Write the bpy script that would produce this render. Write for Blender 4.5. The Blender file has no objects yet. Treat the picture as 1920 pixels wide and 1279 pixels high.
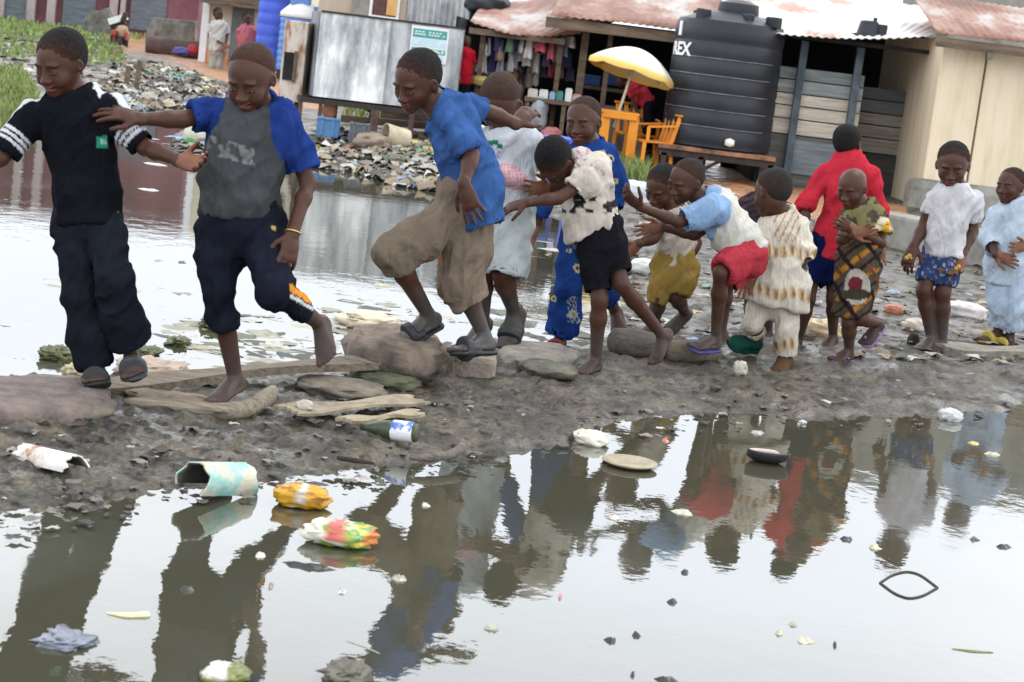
import bpy, math, random
import numpy as np
from mathutils import Vector, Matrix
random.seed(7); rng = np.random.default_rng(7)
SC = bpy.context.scene
COL = SC.collection

# ------------------------------------------------------------------ camera
EXPO = 0.52
CH = 1.4; FL = 3500.0
ROLL = math.radians(7.0); PITCH = math.atan(550/3500.0)
Fv = np.array([0, math.cos(PITCH), -math.sin(PITCH)])
_R0 = np.array([1.0, 0, 0]); _U0 = np.array([0, math.sin(PITCH), math.cos(PITCH)])
Rv = math.cos(ROLL)*_R0 + math.sin(ROLL)*_U0
Uv = -math.sin(ROLL)*_R0 + math.cos(ROLL)*_U0
CP = np.array([0, 0, CH])
def ray(x, y): return Fv + (x-960)/FL*Rv - (y-639.5)/FL*Uv
def gp(x, y, z=0.0):
    d = ray(x, y); return CP + (z-CH)/d[2]*d
def wd(x, y, Y):
    d = ray(x, y); return CP + Y/d[1]*d
def dep(P): return float((np.asarray(P)-CP) @ Fv)
def proj(P):
    v = np.asarray(P)-CP; d = v @ Fv
    return 960+FL*(v @ Rv)/d, 639.5-FL*(v @ Uv)/d
def pxs(V):
    v = V-CP; d = v @ Fv; return 960+FL*(v @ Rv)/d, 639.5-FL*(v @ Uv)/d
cam = bpy.data.cameras.new('camera'); camo = bpy.data.objects.new('camera', cam); COL.objects.link(camo)
cam.sensor_width = 36; cam.lens = 36*FL/1920; cam.clip_end = 2000; cam.clip_start = 0.1
m = Matrix.Identity(4)
for i in range(3):
    m[i][0] = Rv[i]; m[i][1] = Uv[i]; m[i][2] = -Fv[i]; m[i][3] = CP[i]
camo.matrix_world = m
SC.camera = camo
cam.dof.use_dof = True; cam.dof.focus_distance = 8.0; cam.dof.aperture_fstop = 8.0

# ------------------------------------------------------------------ small maths
def nrm(v):
    v = np.asarray(v, float); n = np.linalg.norm(v); return v/n if n > 1e-9 else v
def _hash(ix, iy, iz, seed):
    h = (ix*374761393 + iy*668265263 + iz*2147483647 + seed*1274126177) & 0xFFFFFFFF
    h = ((h ^ (h >> 13))*1274126177) & 0xFFFFFFFF
    return ((h ^ (h >> 16)) & 0xFFFF)/65535.0
def noise3(P, seed=0):
    """value noise in 0..1"""
    P = np.asarray(P, float); i = np.floor(P).astype(np.int64); f = P-i; f = f*f*(3-2*f)
    r = 0
    for dx in (0, 1):
        for dy in (0, 1):
            for dz in (0, 1):
                w = (f[:, 0] if dx else 1-f[:, 0])*(f[:, 1] if dy else 1-f[:, 1])*(f[:, 2] if dz else 1-f[:, 2])
                r = r + w*_hash(i[:, 0]+dx, i[:, 1]+dy, i[:, 2]+dz, seed)
    return r
def fbm(P, o=3, seed=0):
    a = 0; amp = 1; t = 0
    for k in range(o):
        a = a+amp*noise3(P*2**k, seed+k*17); t += amp; amp *= .5
    return a/t
def s2l(c):
    c = np.asarray(c, float)/255.0
    return np.where(c <= .04045, c/12.92, ((c+.055)/1.055)**2.4)

# ------------------------------------------------------------------ objects
def tag(o, label=None, cat=None, group=None, kind=None):
    if label: o['label'] = label
    if cat: o['category'] = cat
    if group: o['group'] = group
    if kind: o['kind'] = kind
    return o
def empty(name, loc, label=None, cat=None, group=None):
    o = bpy.data.objects.new(name, None); COL.objects.link(o); o.location = tuple(map(float, loc))
    o.empty_display_size = .1
    return tag(o, label, cat, group)
def mk(name, V, F, mat, parent=None, col=None, smooth=True, origin=None):
    """mesh object from arrays; world coordinates in, stored relative to the parent's (or own) base"""
    V = np.asarray(V, float)
    if parent is not None: base = np.array(parent['_base'] if '_base' in parent else parent.location)
    elif origin is not None: base = np.asarray(origin, float)
    else:
        base = np.array([V[:, 0].mean(), V[:, 1].mean(), V[:, 2].min()])
    me = bpy.data.meshes.new(name)
    if isinstance(F, np.ndarray):
        n = len(F); k = F.shape[1]
        me.vertices.add(len(V)); me.vertices.foreach_set('co', (V-base).astype(np.float32).ravel())
        me.loops.add(n*k); me.loops.foreach_set('vertex_index', F.astype(np.int32).ravel())
        me.polygons.add(n); me.polygons.foreach_set('loop_start', np.arange(n, dtype=np.int32)*k)
        me.update(calc_edges=True)
    else:
        me.from_pydata([tuple(v) for v in (V-base)], [], F)
    if smooth: me.polygons.foreach_set('use_smooth', np.ones(len(me.polygons), dtype=bool))
    if col is not None:
        a = me.color_attributes.new('col', 'FLOAT_COLOR', 'POINT')
        c = np.ones((len(V), 4), np.float32); c[:, :3] = col
        a.data.foreach_set('color', c.ravel())
    me.materials.append(mat)
    o = bpy.data.objects.new(name, me); COL.objects.link(o)
    if parent is not None:
        o.parent = parent
        pb = np.array(parent['_base']) if '_base' in parent else np.array(parent.location)
        o.location = (0, 0, 0)
        o['_base'] = [float(x) for x in pb]
    else:
        o.location = tuple(map(float, base)); o['_base'] = [float(x) for x in base]
    return o

class MB:
    """collects boxes, tubes, lathes and sheets for one mesh"""
    def __init__(s): s.V = []; s.F = []; s.C = []; s.c = None; s.n = 0
    def add(s, V, F):
        V = np.asarray(V, float); s.V.append(V); s.F += [tuple(int(i)+s.n for i in f) for f in F]; s.n += len(V)
        s.C.append(np.tile(np.array(s.c if s.c is not None else (1, 1, 1), float), (len(V), 1)))
        return s
    def box(s, c, size, rz=0, M=None):
        x, y, z = [d/2 for d in size]
        V = np.array([[-x, -y, -z], [x, -y, -z], [x, y, -z], [-x, y, -z], [-x, -y, z], [x, -y, z], [x, y, z], [-x, y, z]])
        if M is None:
            a, b = math.cos(rz), math.sin(rz); M = np.array([[a, -b, 0], [b, a, 0], [0, 0, 1]])
        return s.add(V @ np.asarray(M).T+np.asarray(c), [(0, 3, 2, 1), (4, 5, 6, 7), (0, 1, 5, 4), (1, 2, 6, 5), (2, 3, 7, 6), (3, 0, 4, 7)])
    def bar(s, a, b, w, d=None, up=(0, 0, 1)):
        a = np.asarray(a, float); b = np.asarray(b, float); d = d or w
        ax = nrm(b-a); u = np.asarray(up, float)
        if abs(ax @ u) > .95: u = np.array([0, 1.0, 0])
        x = nrm(np.cross(u, ax)); y = np.cross(ax, x)
        return s.box((a+b)/2, (w, d, np.linalg.norm(b-a)), M=np.stack([x, y, ax], 1))
    def tube(s, pts, r, n=8, caps=True):
        pts = [np.asarray(p, float) for p in pts]; k = len(pts)
        rs = r if hasattr(r, '__len__') else [r]*k
        V = []; F = []; u = None
        for i in range(k):
            ax = nrm(pts[min(i+1, k-1)]-pts[max(i-1, 0)])
            if u is None:
                u = nrm(np.cross(ax, [0, 0, 1] if abs(ax[2]) < .9 else [1, 0, 0]))
            u = nrm(u-ax*(u @ ax)); w = np.cross(ax, u)
            for j in range(n):
                a = 2*math.pi*j/n; V.append(pts[i]+rs[i]*(math.cos(a)*u+math.sin(a)*w))
        for i in range(k-1):
            for j in range(n):
                F.append((i*n+j, i*n+(j+1) % n, (i+1)*n+(j+1) % n, (i+1)*n+j))
        if caps: F.append(tuple(range(n))[::-1]); F.append(tuple((k-1)*n+j for j in range(n)))
        return s.add(V, F)
    def lathe(s, c, prof, n=24, M=None, caps=True):
        V = []; F = []; k = len(prof)
        for r, z in prof:
            for j in range(n):
                a = 2*math.pi*j/n; V.append((r*math.cos(a), r*math.sin(a), z))
        for i in range(k-1):
            for j in range(n):
                F.append((i*n+j, i*n+(j+1) % n, (i+1)*n+(j+1) % n, (i+1)*n+j))
        if caps: F.append(tuple(range(n))[::-1]); F.append(tuple((k-1)*n+j for j in range(n)))
        V = np.array(V)
        if M is not None: V = V @ np.asarray(M).T
        return s.add(V+np.asarray(c), F)
    def grid(s, fn, nu, nv, thick=0.0):
        V = np.array([fn(i/(nu-1), j/(nv-1)) for j in range(nv) for i in range(nu)], float)
        F = [(j*nu+i, j*nu+i+1, (j+1)*nu+i+1, (j+1)*nu+i) for j in range(nv-1) for i in range(nu-1)]
        if thick:
            N = np.zeros_like(V)
            for f in F:
                nn = np.cross(V[f[1]]-V[f[0]], V[f[3]]-V[f[0]])
                for q in f: N[q] += nn
            N /= np.maximum(np.linalg.norm(N, axis=1, keepdims=True), 1e-9)
            m_ = len(V); F2 = [tuple(q+m_ for q in f[::-1]) for f in F]
            rim = [j*nu for j in range(nv)][::-1] + list(range(nu))[0:] + [j*nu+nu-1 for j in range(nv)] + [(nv-1)*nu+i for i in range(nu)][::-1]
            ring = []
            for q in rim:
                if not ring or ring[-1] != q: ring.append(q)
            if ring[0] == ring[-1]: ring = ring[:-1]
            FR = [(ring[(i+1) % len(ring)], ring[i], ring[i]+m_, ring[(i+1) % len(ring)]+m_) for i in range(len(ring))]
            V = np.concatenate([V, V-N*thick]); F = F+F2+FR
        return s.add(V, F)
    def poly(s, pts, depth):
        """prism: closed outline extruded along vector depth"""
        n = len(pts); P = np.asarray(pts, float); V = np.concatenate([P, P+np.asarray(depth)])
        F = [tuple(range(n)), tuple(range(2*n-1, n-1, -1))]+[((i+1) % n, i, i+n, (i+1) % n+n) for i in range(n)]
        return s.add(V, F)
    def build(s, name, mat, parent=None, smooth=False, bevel=0, origin=None, auto=False):
        col = np.concatenate(s.C) if s.c is not None else None
        o = mk(name, np.concatenate(s.V), s.F, mat, parent, col=col, smooth=smooth, origin=origin)
        if bevel:
            b = o.modifiers.new('bevel', 'BEVEL'); b.width = bevel; b.segments = 2; b.limit_method = 'ANGLE'
        if auto:
            try: o.data.set_sharp_from_angle(angle=math.radians(40))
            except Exception: pass
        return o

# ------------------------------------------------------------------ materials
_M = {}
def mat(name, cols, scale=8.0, rough=.8, bump=.2, bscale=None, metal=0.0, stretch=(1, 1, 1), spec=.4, attr=False, detail=6, lo=.35, hi=.65, coord='Object', var=.0):
    """noise-mixed surface: cols is one colour or a list ramped over a noise"""
    if name in _M: return _M[name]
    M = bpy.data.materials.new(name); M.use_nodes = True; nt = M.node_tree; N = nt.nodes; L = nt.links
    b = N['Principled BSDF']; b.inputs['Roughness'].default_value = rough; b.inputs['Metallic'].default_value = metal
    b.inputs['Specular IOR Level'].default_value = spec
    tc = N.new('ShaderNodeTexCoord'); mp = N.new('ShaderNodeMapping'); mp.inputs['Scale'].default_value = stretch
    L.new(tc.outputs[coord], mp.inputs['Vector'])
    nz = N.new('ShaderNodeTexNoise'); nz.inputs['Scale'].default_value = scale; nz.inputs['Detail'].default_value = detail
    nz.inputs['Roughness'].default_value = .65
    L.new(mp.outputs[0], nz.inputs['Vector'])
    if cols is None: cols = [(.5, .5, .5)]
    if not hasattr(cols[0], '__len__'): cols = [cols]
    if len(cols) == 1:
        c = np.array(cols[0]); cols = [tuple(c*.82), tuple(np.minimum(c*1.15, .95))]
    rp = N.new('ShaderNodeValToRGB'); e = rp.color_ramp.elements
    while len(e) < len(cols): e.new(.5)
    for i, c in enumerate(cols):
        e[i].position = lo+(hi-lo)*i/(len(cols)-1); e[i].color = (*c, 1)
    L.new(nz.outputs['Fac'], rp.inputs['Fac'])
    out = rp.outputs['Color']
    if attr:
        at = N.new('ShaderNodeAttribute'); at.attribute_name = 'col'
        mx = N.new('ShaderNodeMix'); mx.data_type = 'RGBA'; mx.blend_type = 'MULTIPLY'; mx.inputs['Factor'].default_value = 1
        L.new(at.outputs['Color'], mx.inputs['A']); L.new(out, mx.inputs['B']); out = mx.outputs['Result']
    L.new(out, b.inputs['Base Color'])
    if bump:
        nb = N.new('ShaderNodeTexNoise'); nb.inputs['Scale'].default_value = bscale or scale*4; nb.inputs['Detail'].default_value = 5
        L.new(mp.outputs[0], nb.inputs['Vector'])
        bp = N.new('ShaderNodeBump'); bp.inputs['Strength'].default_value = bump; bp.inputs['Distance'].default_value = .02
        L.new(nb.outputs['Fac'], bp.inputs['Height']); L.new(bp.outputs[0], b.inputs['Normal'])
    _M[name] = M; return M
FABRIC = mat('fabric', [(.74, .74, .74), (1, 1, 1)], scale=9, rough=.95, bump=.14, bscale=45, attr=True, spec=.04)
SKIN = mat('skin', [(.82, .82, .82), (1.12, 1.1, 1.1)], scale=16, rough=.46, bump=.08, bscale=120, attr=True, spec=.25)
HAIR = mat('hair', [(.75, .75, .75), (1.1, 1.1, 1.1)], scale=60, rough=.85, bump=.6, bscale=260, attr=True, spec=.2)
RUBBER = mat('rubber', [(.02, .022, .025), (.045, .047, .05)], scale=20, rough=.6, bump=.1)
def drape(M):
    """shallow hanging creases on cloth"""
    nt = M.node_tree; N = nt.nodes; L = nt.links; b = N['Principled BSDF']; old = b.inputs['Normal'].links[0].from_socket
    tc = N.new('ShaderNodeTexCoord'); mp = N.new('ShaderNodeMapping'); mp.inputs['Scale'].default_value = (1, 1, .38); mp.inputs['Rotation'].default_value = (.25, .3, 0); L.new(tc.outputs['Object'], mp.inputs['Vector'])
    nz = N.new('ShaderNodeTexNoise'); nz.inputs['Scale'].default_value = 13; nz.inputs['Detail'].default_value = 2.5; nz.inputs['Distortion'].default_value = .6; L.new(mp.outputs[0], nz.inputs['Vector'])
    m1 = N.new('ShaderNodeMath'); m1.operation = 'SUBTRACT'; m1.inputs[1].default_value = .5; L.new(nz.outputs['Fac'], m1.inputs[0])
    m2 = N.new('ShaderNodeMath'); m2.operation = 'ABSOLUTE'; L.new(m1.outputs[0], m2.inputs[0])
    m3 = N.new('ShaderNodeMath'); m3.operation = 'POWER'; m3.inputs[1].default_value = .7; L.new(m2.outputs[0], m3.inputs[0])
    bp = N.new('ShaderNodeBump'); bp.invert = True; bp.inputs['Strength'].default_value = .55; bp.inputs['Distance'].default_value = .035
    L.new(m3.outputs[0], bp.inputs['Height']); L.new(old, bp.inputs['Normal']); L.new(bp.outputs[0], b.inputs['Normal'])
drape(FABRIC)
PAINTED = mat('painted', [(.82, .82, .82), (1, 1, 1)], scale=9, rough=.55, bump=.08, attr=True)

# ------------------------------------------------------------------ distance-field bodies
class Prim:
    __slots__ = ('a', 'ab', 'L', 'ax', 's', 'f', 'w0', 'w1', 'd0', 'd1', 'rz', 'k', 'sub', 'cuts', 'g', 't0', 't1', 'lo', 'hi')
    def __init__(p, a, b, w0, w1=None, d0=None, d1=None, side=None, k=.02, sub=False, cuts=(), g=0, t0=0., t1=1., rz=None, ax=None):
        a = np.asarray(a, float); b = np.asarray(b, float)
        w1 = w0 if w1 is None else w1; d0 = w0 if d0 is None else d0; d1 = w1 if d1 is None else d1
        p.a = a; p.ab = b-a; p.L = float(np.linalg.norm(p.ab))
        p.ax = np.asarray(ax, float) if ax is not None else (p.ab/p.L if p.L > 1e-6 else np.array([0, 0, 1.]))
        if side is None: side = np.cross(p.ax, Fv)
        side = np.asarray(side, float); side = side-p.ax*(side @ p.ax)
        if np.linalg.norm(side) < 1e-3: side = np.cross(p.ax, [0, 0, 1.0])
        p.s = nrm(side); p.f = np.cross(p.ax, p.s)
        p.w0, p.w1, p.d0, p.d1 = w0, w1, d0, d1; p.rz = rz; p.k = k; p.sub = sub; p.cuts = cuts; p.g = g; p.t0 = t0; p.t1 = t1
        r = max(w0, w1, d0, d1, rz or 0)
        p.lo = np.minimum(a, b)-r; p.hi = np.maximum(a, b)+r
    def ev(p, P):
        q = P-p.a
        if p.L > 1e-6:
            t = np.clip((q @ p.ax)/p.L, 0, 1); q = q-t[:, None]*p.ab
        else: t = np.zeros(len(P))
        w = p.w0+t*(p.w1-p.w0); d = p.d0+t*(p.d1-p.d0); rz = (w+d)*.5 if p.rz is None else p.rz
        r2 = ((q @ p.s)/w)**2+((q @ p.f)/d)**2+((q @ p.ax)/rz)**2
        r = np.sqrt(np.maximum(r2, 1e-8)); n = np.sqrt(np.maximum((q*q).sum(1), 1e-10))
        o = n-n/r
        for pt, nn in p.cuts: o = np.maximum(o, (P-pt) @ nn)
        return o, t
def smin(a, b, k):
    h = np.maximum(k-np.abs(a-b), 0)/k; return np.minimum(a, b)-h*h*k*.25
def mesh_sdf(prims, lo, hi, h):
    lo = np.asarray(lo, float); hi = np.asarray(hi, float)
    n = np.ceil((hi-lo)/h).astype(int)+1
    A = np.full(n, .2)
    axs = [lo[i]+h*np.arange(n[i]) for i in range(3)]
    for p in prims:
        pad = p.k+3*h+.004
        i0 = np.maximum(np.floor((p.lo-pad-lo)/h).astype(int), 0); i1 = np.minimum(np.ceil((p.hi+pad-lo)/h).astype(int)+1, n)
        if np.any(i1 <= i0): continue
        g = np.stack(np.meshgrid(*[axs[i][i0[i]:i1[i]] for i in range(3)], indexing='ij'), -1)
        d = p.ev(g.reshape(-1, 3))[0].reshape(g.shape[:3])
        sl = tuple(slice(i0[i], i1[i]) for i in range(3))
        A[sl] = -smin(-A[sl], d, p.k) if p.sub else smin(A[sl], d, p.k)
    return nets(A, lo, h)
def nets(A, lo, h):
    S = A < 0
    c = S[:-1, :-1, :-1].astype(np.int8)
    for dx, dy, dz in ((1, 0, 0), (0, 1, 0), (0, 0, 1), (1, 1, 0), (1, 0, 1), (0, 1, 1), (1, 1, 1)):
        c = c+S[dx:A.shape[0]-1+dx, dy:A.shape[1]-1+dy, dz:A.shape[2]-1+dz]
    act = np.argwhere((c > 0) & (c < 8))
    if len(act) == 0: return np.zeros((0, 3)), np.zeros((0, 4), int)
    idx = np.full(c.shape, -1, np.int64); idx[tuple(act.T)] = np.arange(len(act))
    cor = [(x, y, z) for x in (0, 1) for y in (0, 1) for z in (0, 1)]
    vals = {q: A[act[:, 0]+q[0], act[:, 1]+q[1], act[:, 2]+q[2]] for q in cor}
    acc = np.zeros((len(act), 3)); cnt = np.zeros(len(act))
    for q in cor:
        for ax in range(3):
            if q[ax] == 0:
                q2 = list(q); q2[ax] = 1; q2 = tuple(q2)
                v0, v1 = vals[q], vals[q2]; mk_ = (v0 < 0) != (v1 < 0)
                t = np.where(mk_, v0/np.where(mk_, v0-v1, 1), 0)
                e = np.tile(np.array(q, float), (len(act), 1)); e[:, ax] = t
                acc += e*mk_[:, None]; cnt += mk_
    V = lo+h*(act+acc/cnt[:, None])
    F = []
    for ax in range(3):
        o1, o2 = [(1, 2), (2, 0), (0, 1)][ax]
        n = list(A.shape)
        s0 = [slice(0, n[i]) for i in range(3)]; s0[ax] = slice(0, n[ax]-1); s1 = list(s0); s1[ax] = slice(1, n[ax])
        e = np.argwhere(S[tuple(s0)] != S[tuple(s1)])
        if len(e) == 0: continue
        ok = (e[:, o1] >= 1) & (e[:, o2] >= 1) & (e[:, o1] < n[o1]-1) & (e[:, o2] < n[o2]-1); e = e[ok]
        def ci(a, b):
            q = e.copy(); q[:, o1] -= a; q[:, o2] -= b; return idx[tuple(q.T)]
        f = np.stack([ci(1, 1), ci(0, 1), ci(0, 0), ci(1, 0)], 1)
        ins = S[tuple(e.T)]
        f[~ins] = f[~ins][:, ::-1]
        F.append(f)
    F = np.concatenate(F); F = F[(F >= 0).all(1)]
    return V, F
def vnormals(V, F):
    n = np.cross(V[F[:, 2]]-V[F[:, 0]], V[F[:, 3]]-V[F[:, 1]]); N = np.zeros_like(V)
    for i in range(4): np.add.at(N, F[:, i], n)
    return N/np.maximum(np.linalg.norm(N, axis=1, keepdims=True), 1e-12)
def relax(V, F, it=1, lam=.5):
    for _ in range(it):
        S = np.zeros_like(V); c = np.zeros(len(V))
        for i in range(4):
            a = F[:, i]; b = F[:, (i+1) % 4]
            np.add.at(S, a, V[b]); np.add.at(c, a, 1); np.add.at(S, b, V[a]); np.add.at(c, b, 1)
        V = V+lam*(S/np.maximum(c, 1)[:, None]-V)
    return V
def bounds(prims, pad):
    ps = [p for p in prims if not p.sub]
    return np.min([p.lo for p in ps], 0)-pad, np.max([p.hi for p in ps], 0)+pad
def nearest(prims, V):
    D = []; T = []
    for p in prims:
        if p.sub: continue
        d, t = p.ev(V); D.append(d); T.append(p.t0+t*(p.t1-p.t0))
    D = np.array(D); T = np.array(T); G = np.array([p.g for p in prims if not p.sub])
    i = D.argmin(0); return G[i], T[i, np.arange(len(V))]
# ------------------------------------------------------------------ light
W = bpy.data.worlds.new('World'); SC.world = W; W.use_nodes = True; nt = W.node_tree
SUN = nrm([.38, .30, .95]); SEL = math.asin(SUN[2]); SAZ = math.atan2(SUN[0], SUN[1])
sky = nt.nodes.new('ShaderNodeTexSky'); sky.sky_type = 'NISHITA'; sky.sun_disc = False; sky.sun_elevation = SEL; sky.sun_rotation = SAZ
sky.air_density = 1.0; sky.dust_density = 1.5; sky.ozone_density = 1.0
hs = nt.nodes.new('ShaderNodeHueSaturation'); hs.inputs['Saturation'].default_value = .22
bg = nt.nodes['Background']; bg.inputs['Strength'].default_value = .15
cl = nt.nodes.new('ShaderNodeMix'); cl.data_type = 'RGBA'; cl.inputs['Factor'].default_value = .86      # closed cloud deck over the sky
tcw = nt.nodes.new('ShaderNodeTexCoord'); cn = nt.nodes.new('ShaderNodeTexNoise'); cn.inputs['Scale'].default_value = 2.2; cn.inputs['Detail'].default_value = 4
nt.links.new(tcw.outputs['Generated'], cn.inputs['Vector']); cr = nt.nodes.new('ShaderNodeValToRGB'); cr.color_ramp.elements[0].position = .3; cr.color_ramp.elements[1].position = .7
cr.color_ramp.elements[0].color = (.80, .84, .90, 1); cr.color_ramp.elements[1].color = (1, 1, 1, 1); nt.links.new(cn.outputs['Fac'], cr.inputs['Fac'])
cm = nt.nodes.new('ShaderNodeMix'); cm.data_type = 'RGBA'; cm.blend_type = 'MULTIPLY'; cm.inputs['Factor'].default_value = 1; cm.inputs['B'].default_value = (7.8, 8.0, 8.3, 1); nt.links.new(cr.outputs['Color'], cm.inputs['A'])
nt.links.new(sky.outputs[0], hs.inputs['Color']); nt.links.new(hs.outputs[0], cl.inputs['A']); nt.links.new(cm.outputs['Result'], cl.inputs['B']); 
sx = nt.nodes.new('ShaderNodeSeparateXYZ'); nt.links.new(tcw.outputs['Generated'], sx.inputs[0])
hz = nt.nodes.new('ShaderNodeValToRGB'); nt.links.new(sx.outputs['Z'], hz.inputs['Fac']); e = hz.color_ramp.elements      # bright band added low in the sky, shaped to lighten the puddle's reflection
for q, (p_, v_) in enumerate(((.06, 1.12), (.15, 1.3), (.27, 1.85), (.42, 1.6), (.75, 1.0))):
    if q > 1: e.new(p_)
    e[q].position = p_; e[q].color = (v_, v_, v_, 1)
hm = nt.nodes.new('ShaderNodeMix'); hm.data_type = 'RGBA'; hm.blend_type = 'MULTIPLY'; hm.inputs['Factor'].default_value = 1; nt.links.new(cl.outputs['Result'], hm.inputs['A']); nt.links.new(hz.outputs[0], hm.inputs['B']); nt.links.new(hm.outputs['Result'], bg.inputs['Color'])
sl = bpy.data.lights.new('sun', 'SUN'); sl.energy = 1.0; sl.angle = math.radians(22); sl.color = (1, .96, .9)
so = bpy.data.objects.new('sun', sl); COL.objects.link(so); so.rotation_euler = Vector(SUN).to_track_quat('Z', 'Y').to_euler(); so.location = (5, 5, 20)
SC.view_settings.view_transform = 'Standard'; SC.view_settings.look = 'None'; SC.view_settings.exposure = EXPO

# ------------------------------------------------------------------ terrain
def P2(pts, z=0.0): return np.array([gp(x, y, z)[:2] for x, y in pts])
def inside(poly, X, Y):
    r = np.zeros(len(X), bool); n = len(poly)
    for i in range(n):
        x0, y0 = poly[i]; x1, y1 = poly[(i+1) % n]
        c = ((y0 > Y) != (y1 > Y)); r ^= c & (X < (x1-x0)*(Y-y0)/(y1-y0+1e-12)+x0)
    return r
def pdist(poly, X, Y):
    d = np.full(len(X), 1e9); n = len(poly)
    for i in range(n):
        a = poly[i]; b = poly[(i+1) % n]; e = b-a; L = e @ e+1e-12
        t = np.clip(((X-a[0])*e[0]+(Y-a[1])*e[1])/L, 0, 1); d = np.minimum(d, np.hypot(X-a[0]-t*e[0], Y-a[1]-t*e[1]))
    return d
POND = P2([(-900, 700), (-300, 700), (0, 702), (140, 706), (250, 702), (330, 694), (420, 702), (560, 692), (640, 674), (668, 642), (760, 642), (850, 642), (940, 640), (1000, 632), (1060, 636), (1130, 630),
           (1165, 600), (1150, 570), (1190, 540), (1175, 500), (1195, 470), (1170, 440), (1100, 420), (1000, 395), (900, 360), (850, 348), (760, 334), (680, 312), (610, 300), (590, 285), (560, 268),
           (470, 250), (400, 225), (370, 205), (330, 192), (280, 197), (230, 215), (150, 240), (60, 252), (0, 262), (-200, 250), (-500, 260), (-1200, 300)])
PUD = P2([(-700, 985), (0, 985), (120, 962), (250, 938), (330, 918), (480, 915), (560, 897), (640, 882), (760, 872), (880, 866), (960, 850), (1040, 830), (1130, 800), (1190, 785), (1300, 772), (1450, 775),
          (1560, 785), (1640, 778), (1760, 782), (1920, 765), (2300, 760), (3500, 800), (2600, 2200), (-700, 2200)])
ISLE = P2([(318, 255), (352, 238), (392, 240), (430, 262), (420, 295), (360, 292), (325, 280)])
WET = P2([(1180, 520), (1400, 520), (1420, 640), (1160, 640)])
def height(X, Y, detail=True):
    sp = pdist(POND, X, Y)*np.where(inside(POND, X, Y), -1, 1); sq = pdist(PUD, X, Y)*np.where(inside(PUD, X, Y), -1, 1)
    sd = np.minimum(sp, sq); wi = inside(ISLE, X, Y); sd = np.where(wi, np.maximum(sd, pdist(ISLE, X, Y)*.5), sd)
    cap = .065+.012*np.clip(Y-25, 0, 40)+.10*np.clip((Y-13)/8, 0, 1)*np.clip(sd/1.5, 0, 1)
    cap = np.where(inside(WET, X, Y), .022, cap)
    far = np.clip((Y-12)/6, 0, 1)
    h = np.where(sd < 0, np.maximum(sd*.28, -.25), cap*(1-np.exp(-np.maximum(sd, 0)*(.20+.25*far)/np.maximum(cap, .02))))
    if detail:
        Q = np.stack([X, Y, X*0], 1)
        h = h+(fbm(Q*2.6, 3, 3)-.5)*.05*np.clip(1-np.abs(np.minimum(sd, .3)-.3), .25, 1)
        lum = fbm(Q*13, 3, 8); clod = np.clip(lum-.5, 0, 1)
        fine = np.clip((16-Y)/8, .15, 1)
        h = h+(clod*.065-.008)*fine+(np.clip(fbm(Q*34, 2, 5)-.52, 0, 1)*.045-.002)*fine
    return h
NR, NCOL = 640, 520
yy = 1/np.linspace(1/3.0, 1/70.0, NR); yy = np.concatenate([yy, [90, 140, 400]])
tt = np.linspace(-.43, .43, NCOL)
GY, GT = np.meshgrid(yy, tt, indexing='ij'); GX = (GY+2.5)*GT
X, Y = GX.ravel(), GY.ravel()
Z = height(X, Y)
i = np.arange((len(yy)-1)*NCOL).reshape(len(yy)-1, NCOL)[:, :-1].ravel()
TF = np.stack([i, i+1, i+1+NCOL, i+NCOL], 1)
Q = np.stack([X, Y, Z*0], 1)
px_, py_ = pxs(np.stack([X, Y, np.full_like(X, .05)], 1))
n1 = fbm(Q*1.3, 3, 40); n2 = fbm(Q*9, 3, 41)
n3 = fbm(Q*34, 2, 43); n2 = np.clip((n2-.5)*2.4+.5, 0, 1); sp = np.clip((n3-.60)*9, 0, 1)[:, None]
mud = (np.array([.046, .040, .030])[None]*(1-n2[:, None])+np.array([.116, .101, .076])[None]*n2[:, None])*(1-sp)+np.array([.016, .015, .013])[None]*sp
GRASSZ = P2([(-400, 20), (150, 60), (390, 84), (390, 96), (300, 92), (215, 98), (240, 130), (150, 135), (60, 118), (-300, 110)], .15)
GRASS2 = P2([(-500, 140), (40, 150), (72, 190), (60, 236), (-60, 245), (-500, 230)], .05)
GRASS3 = P2([(1140, 318), (1215, 322), (1215, 350), (1150, 345)], .1)
PATH = P2([(190, 80), (250, 84), (345, 94), (430, 120), (600, 165), (620, 215), (480, 186), (380, 150), (300, 122), (215, 110)], .15)
PATH2 = P2([(1100, 296), (1330, 306), (1480, 345), (1700, 400), (1700, 425), (1560, 425), (1400, 392), (1300, 362), (1215, 352), (1215, 322), (1120, 316)], .1)
gm = inside(GRASSZ, X, Y) | inside(GRASS2, X, Y) | inside(GRASS3, X, Y)
pm = inside(PATH, X, Y) | inside(PATH2, X, Y)
far = np.clip((Y-20)/10, 0, 1)[:, None]
col = mud*(1-far)+np.array([.17, .15, .12])[None]*(.7+.6*n2[:, None])*far
col[gm] = np.array([.07, .11, .03])*(.7+.6*n2[gm][:, None])
w = (np.clip((n1-.12)*5, 0, 1)*pm)[:, None]; col = col*(1-w)+np.array([.40, .20, .10])*w
gr = bpy.data.materials.new('wet_ground'); gr.use_nodes = True; nt = gr.node_tree; b = nt.nodes['Principled BSDF']
at = nt.nodes.new('ShaderNodeAttribute'); at.attribute_name = 'col'
tc = nt.nodes.new('ShaderNodeTexCoord'); nz = nt.nodes.new('ShaderNodeTexNoise'); nz.inputs['Scale'].default_value = 70; nz.inputs['Detail'].default_value = 6
nt.links.new(tc.outputs['Object'], nz.inputs['Vector'])
mx = nt.nodes.new('ShaderNodeMix'); mx.data_type = 'RGBA'; mx.blend_type = 'MULTIPLY'; mx.inputs['Factor'].default_value = 1
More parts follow.
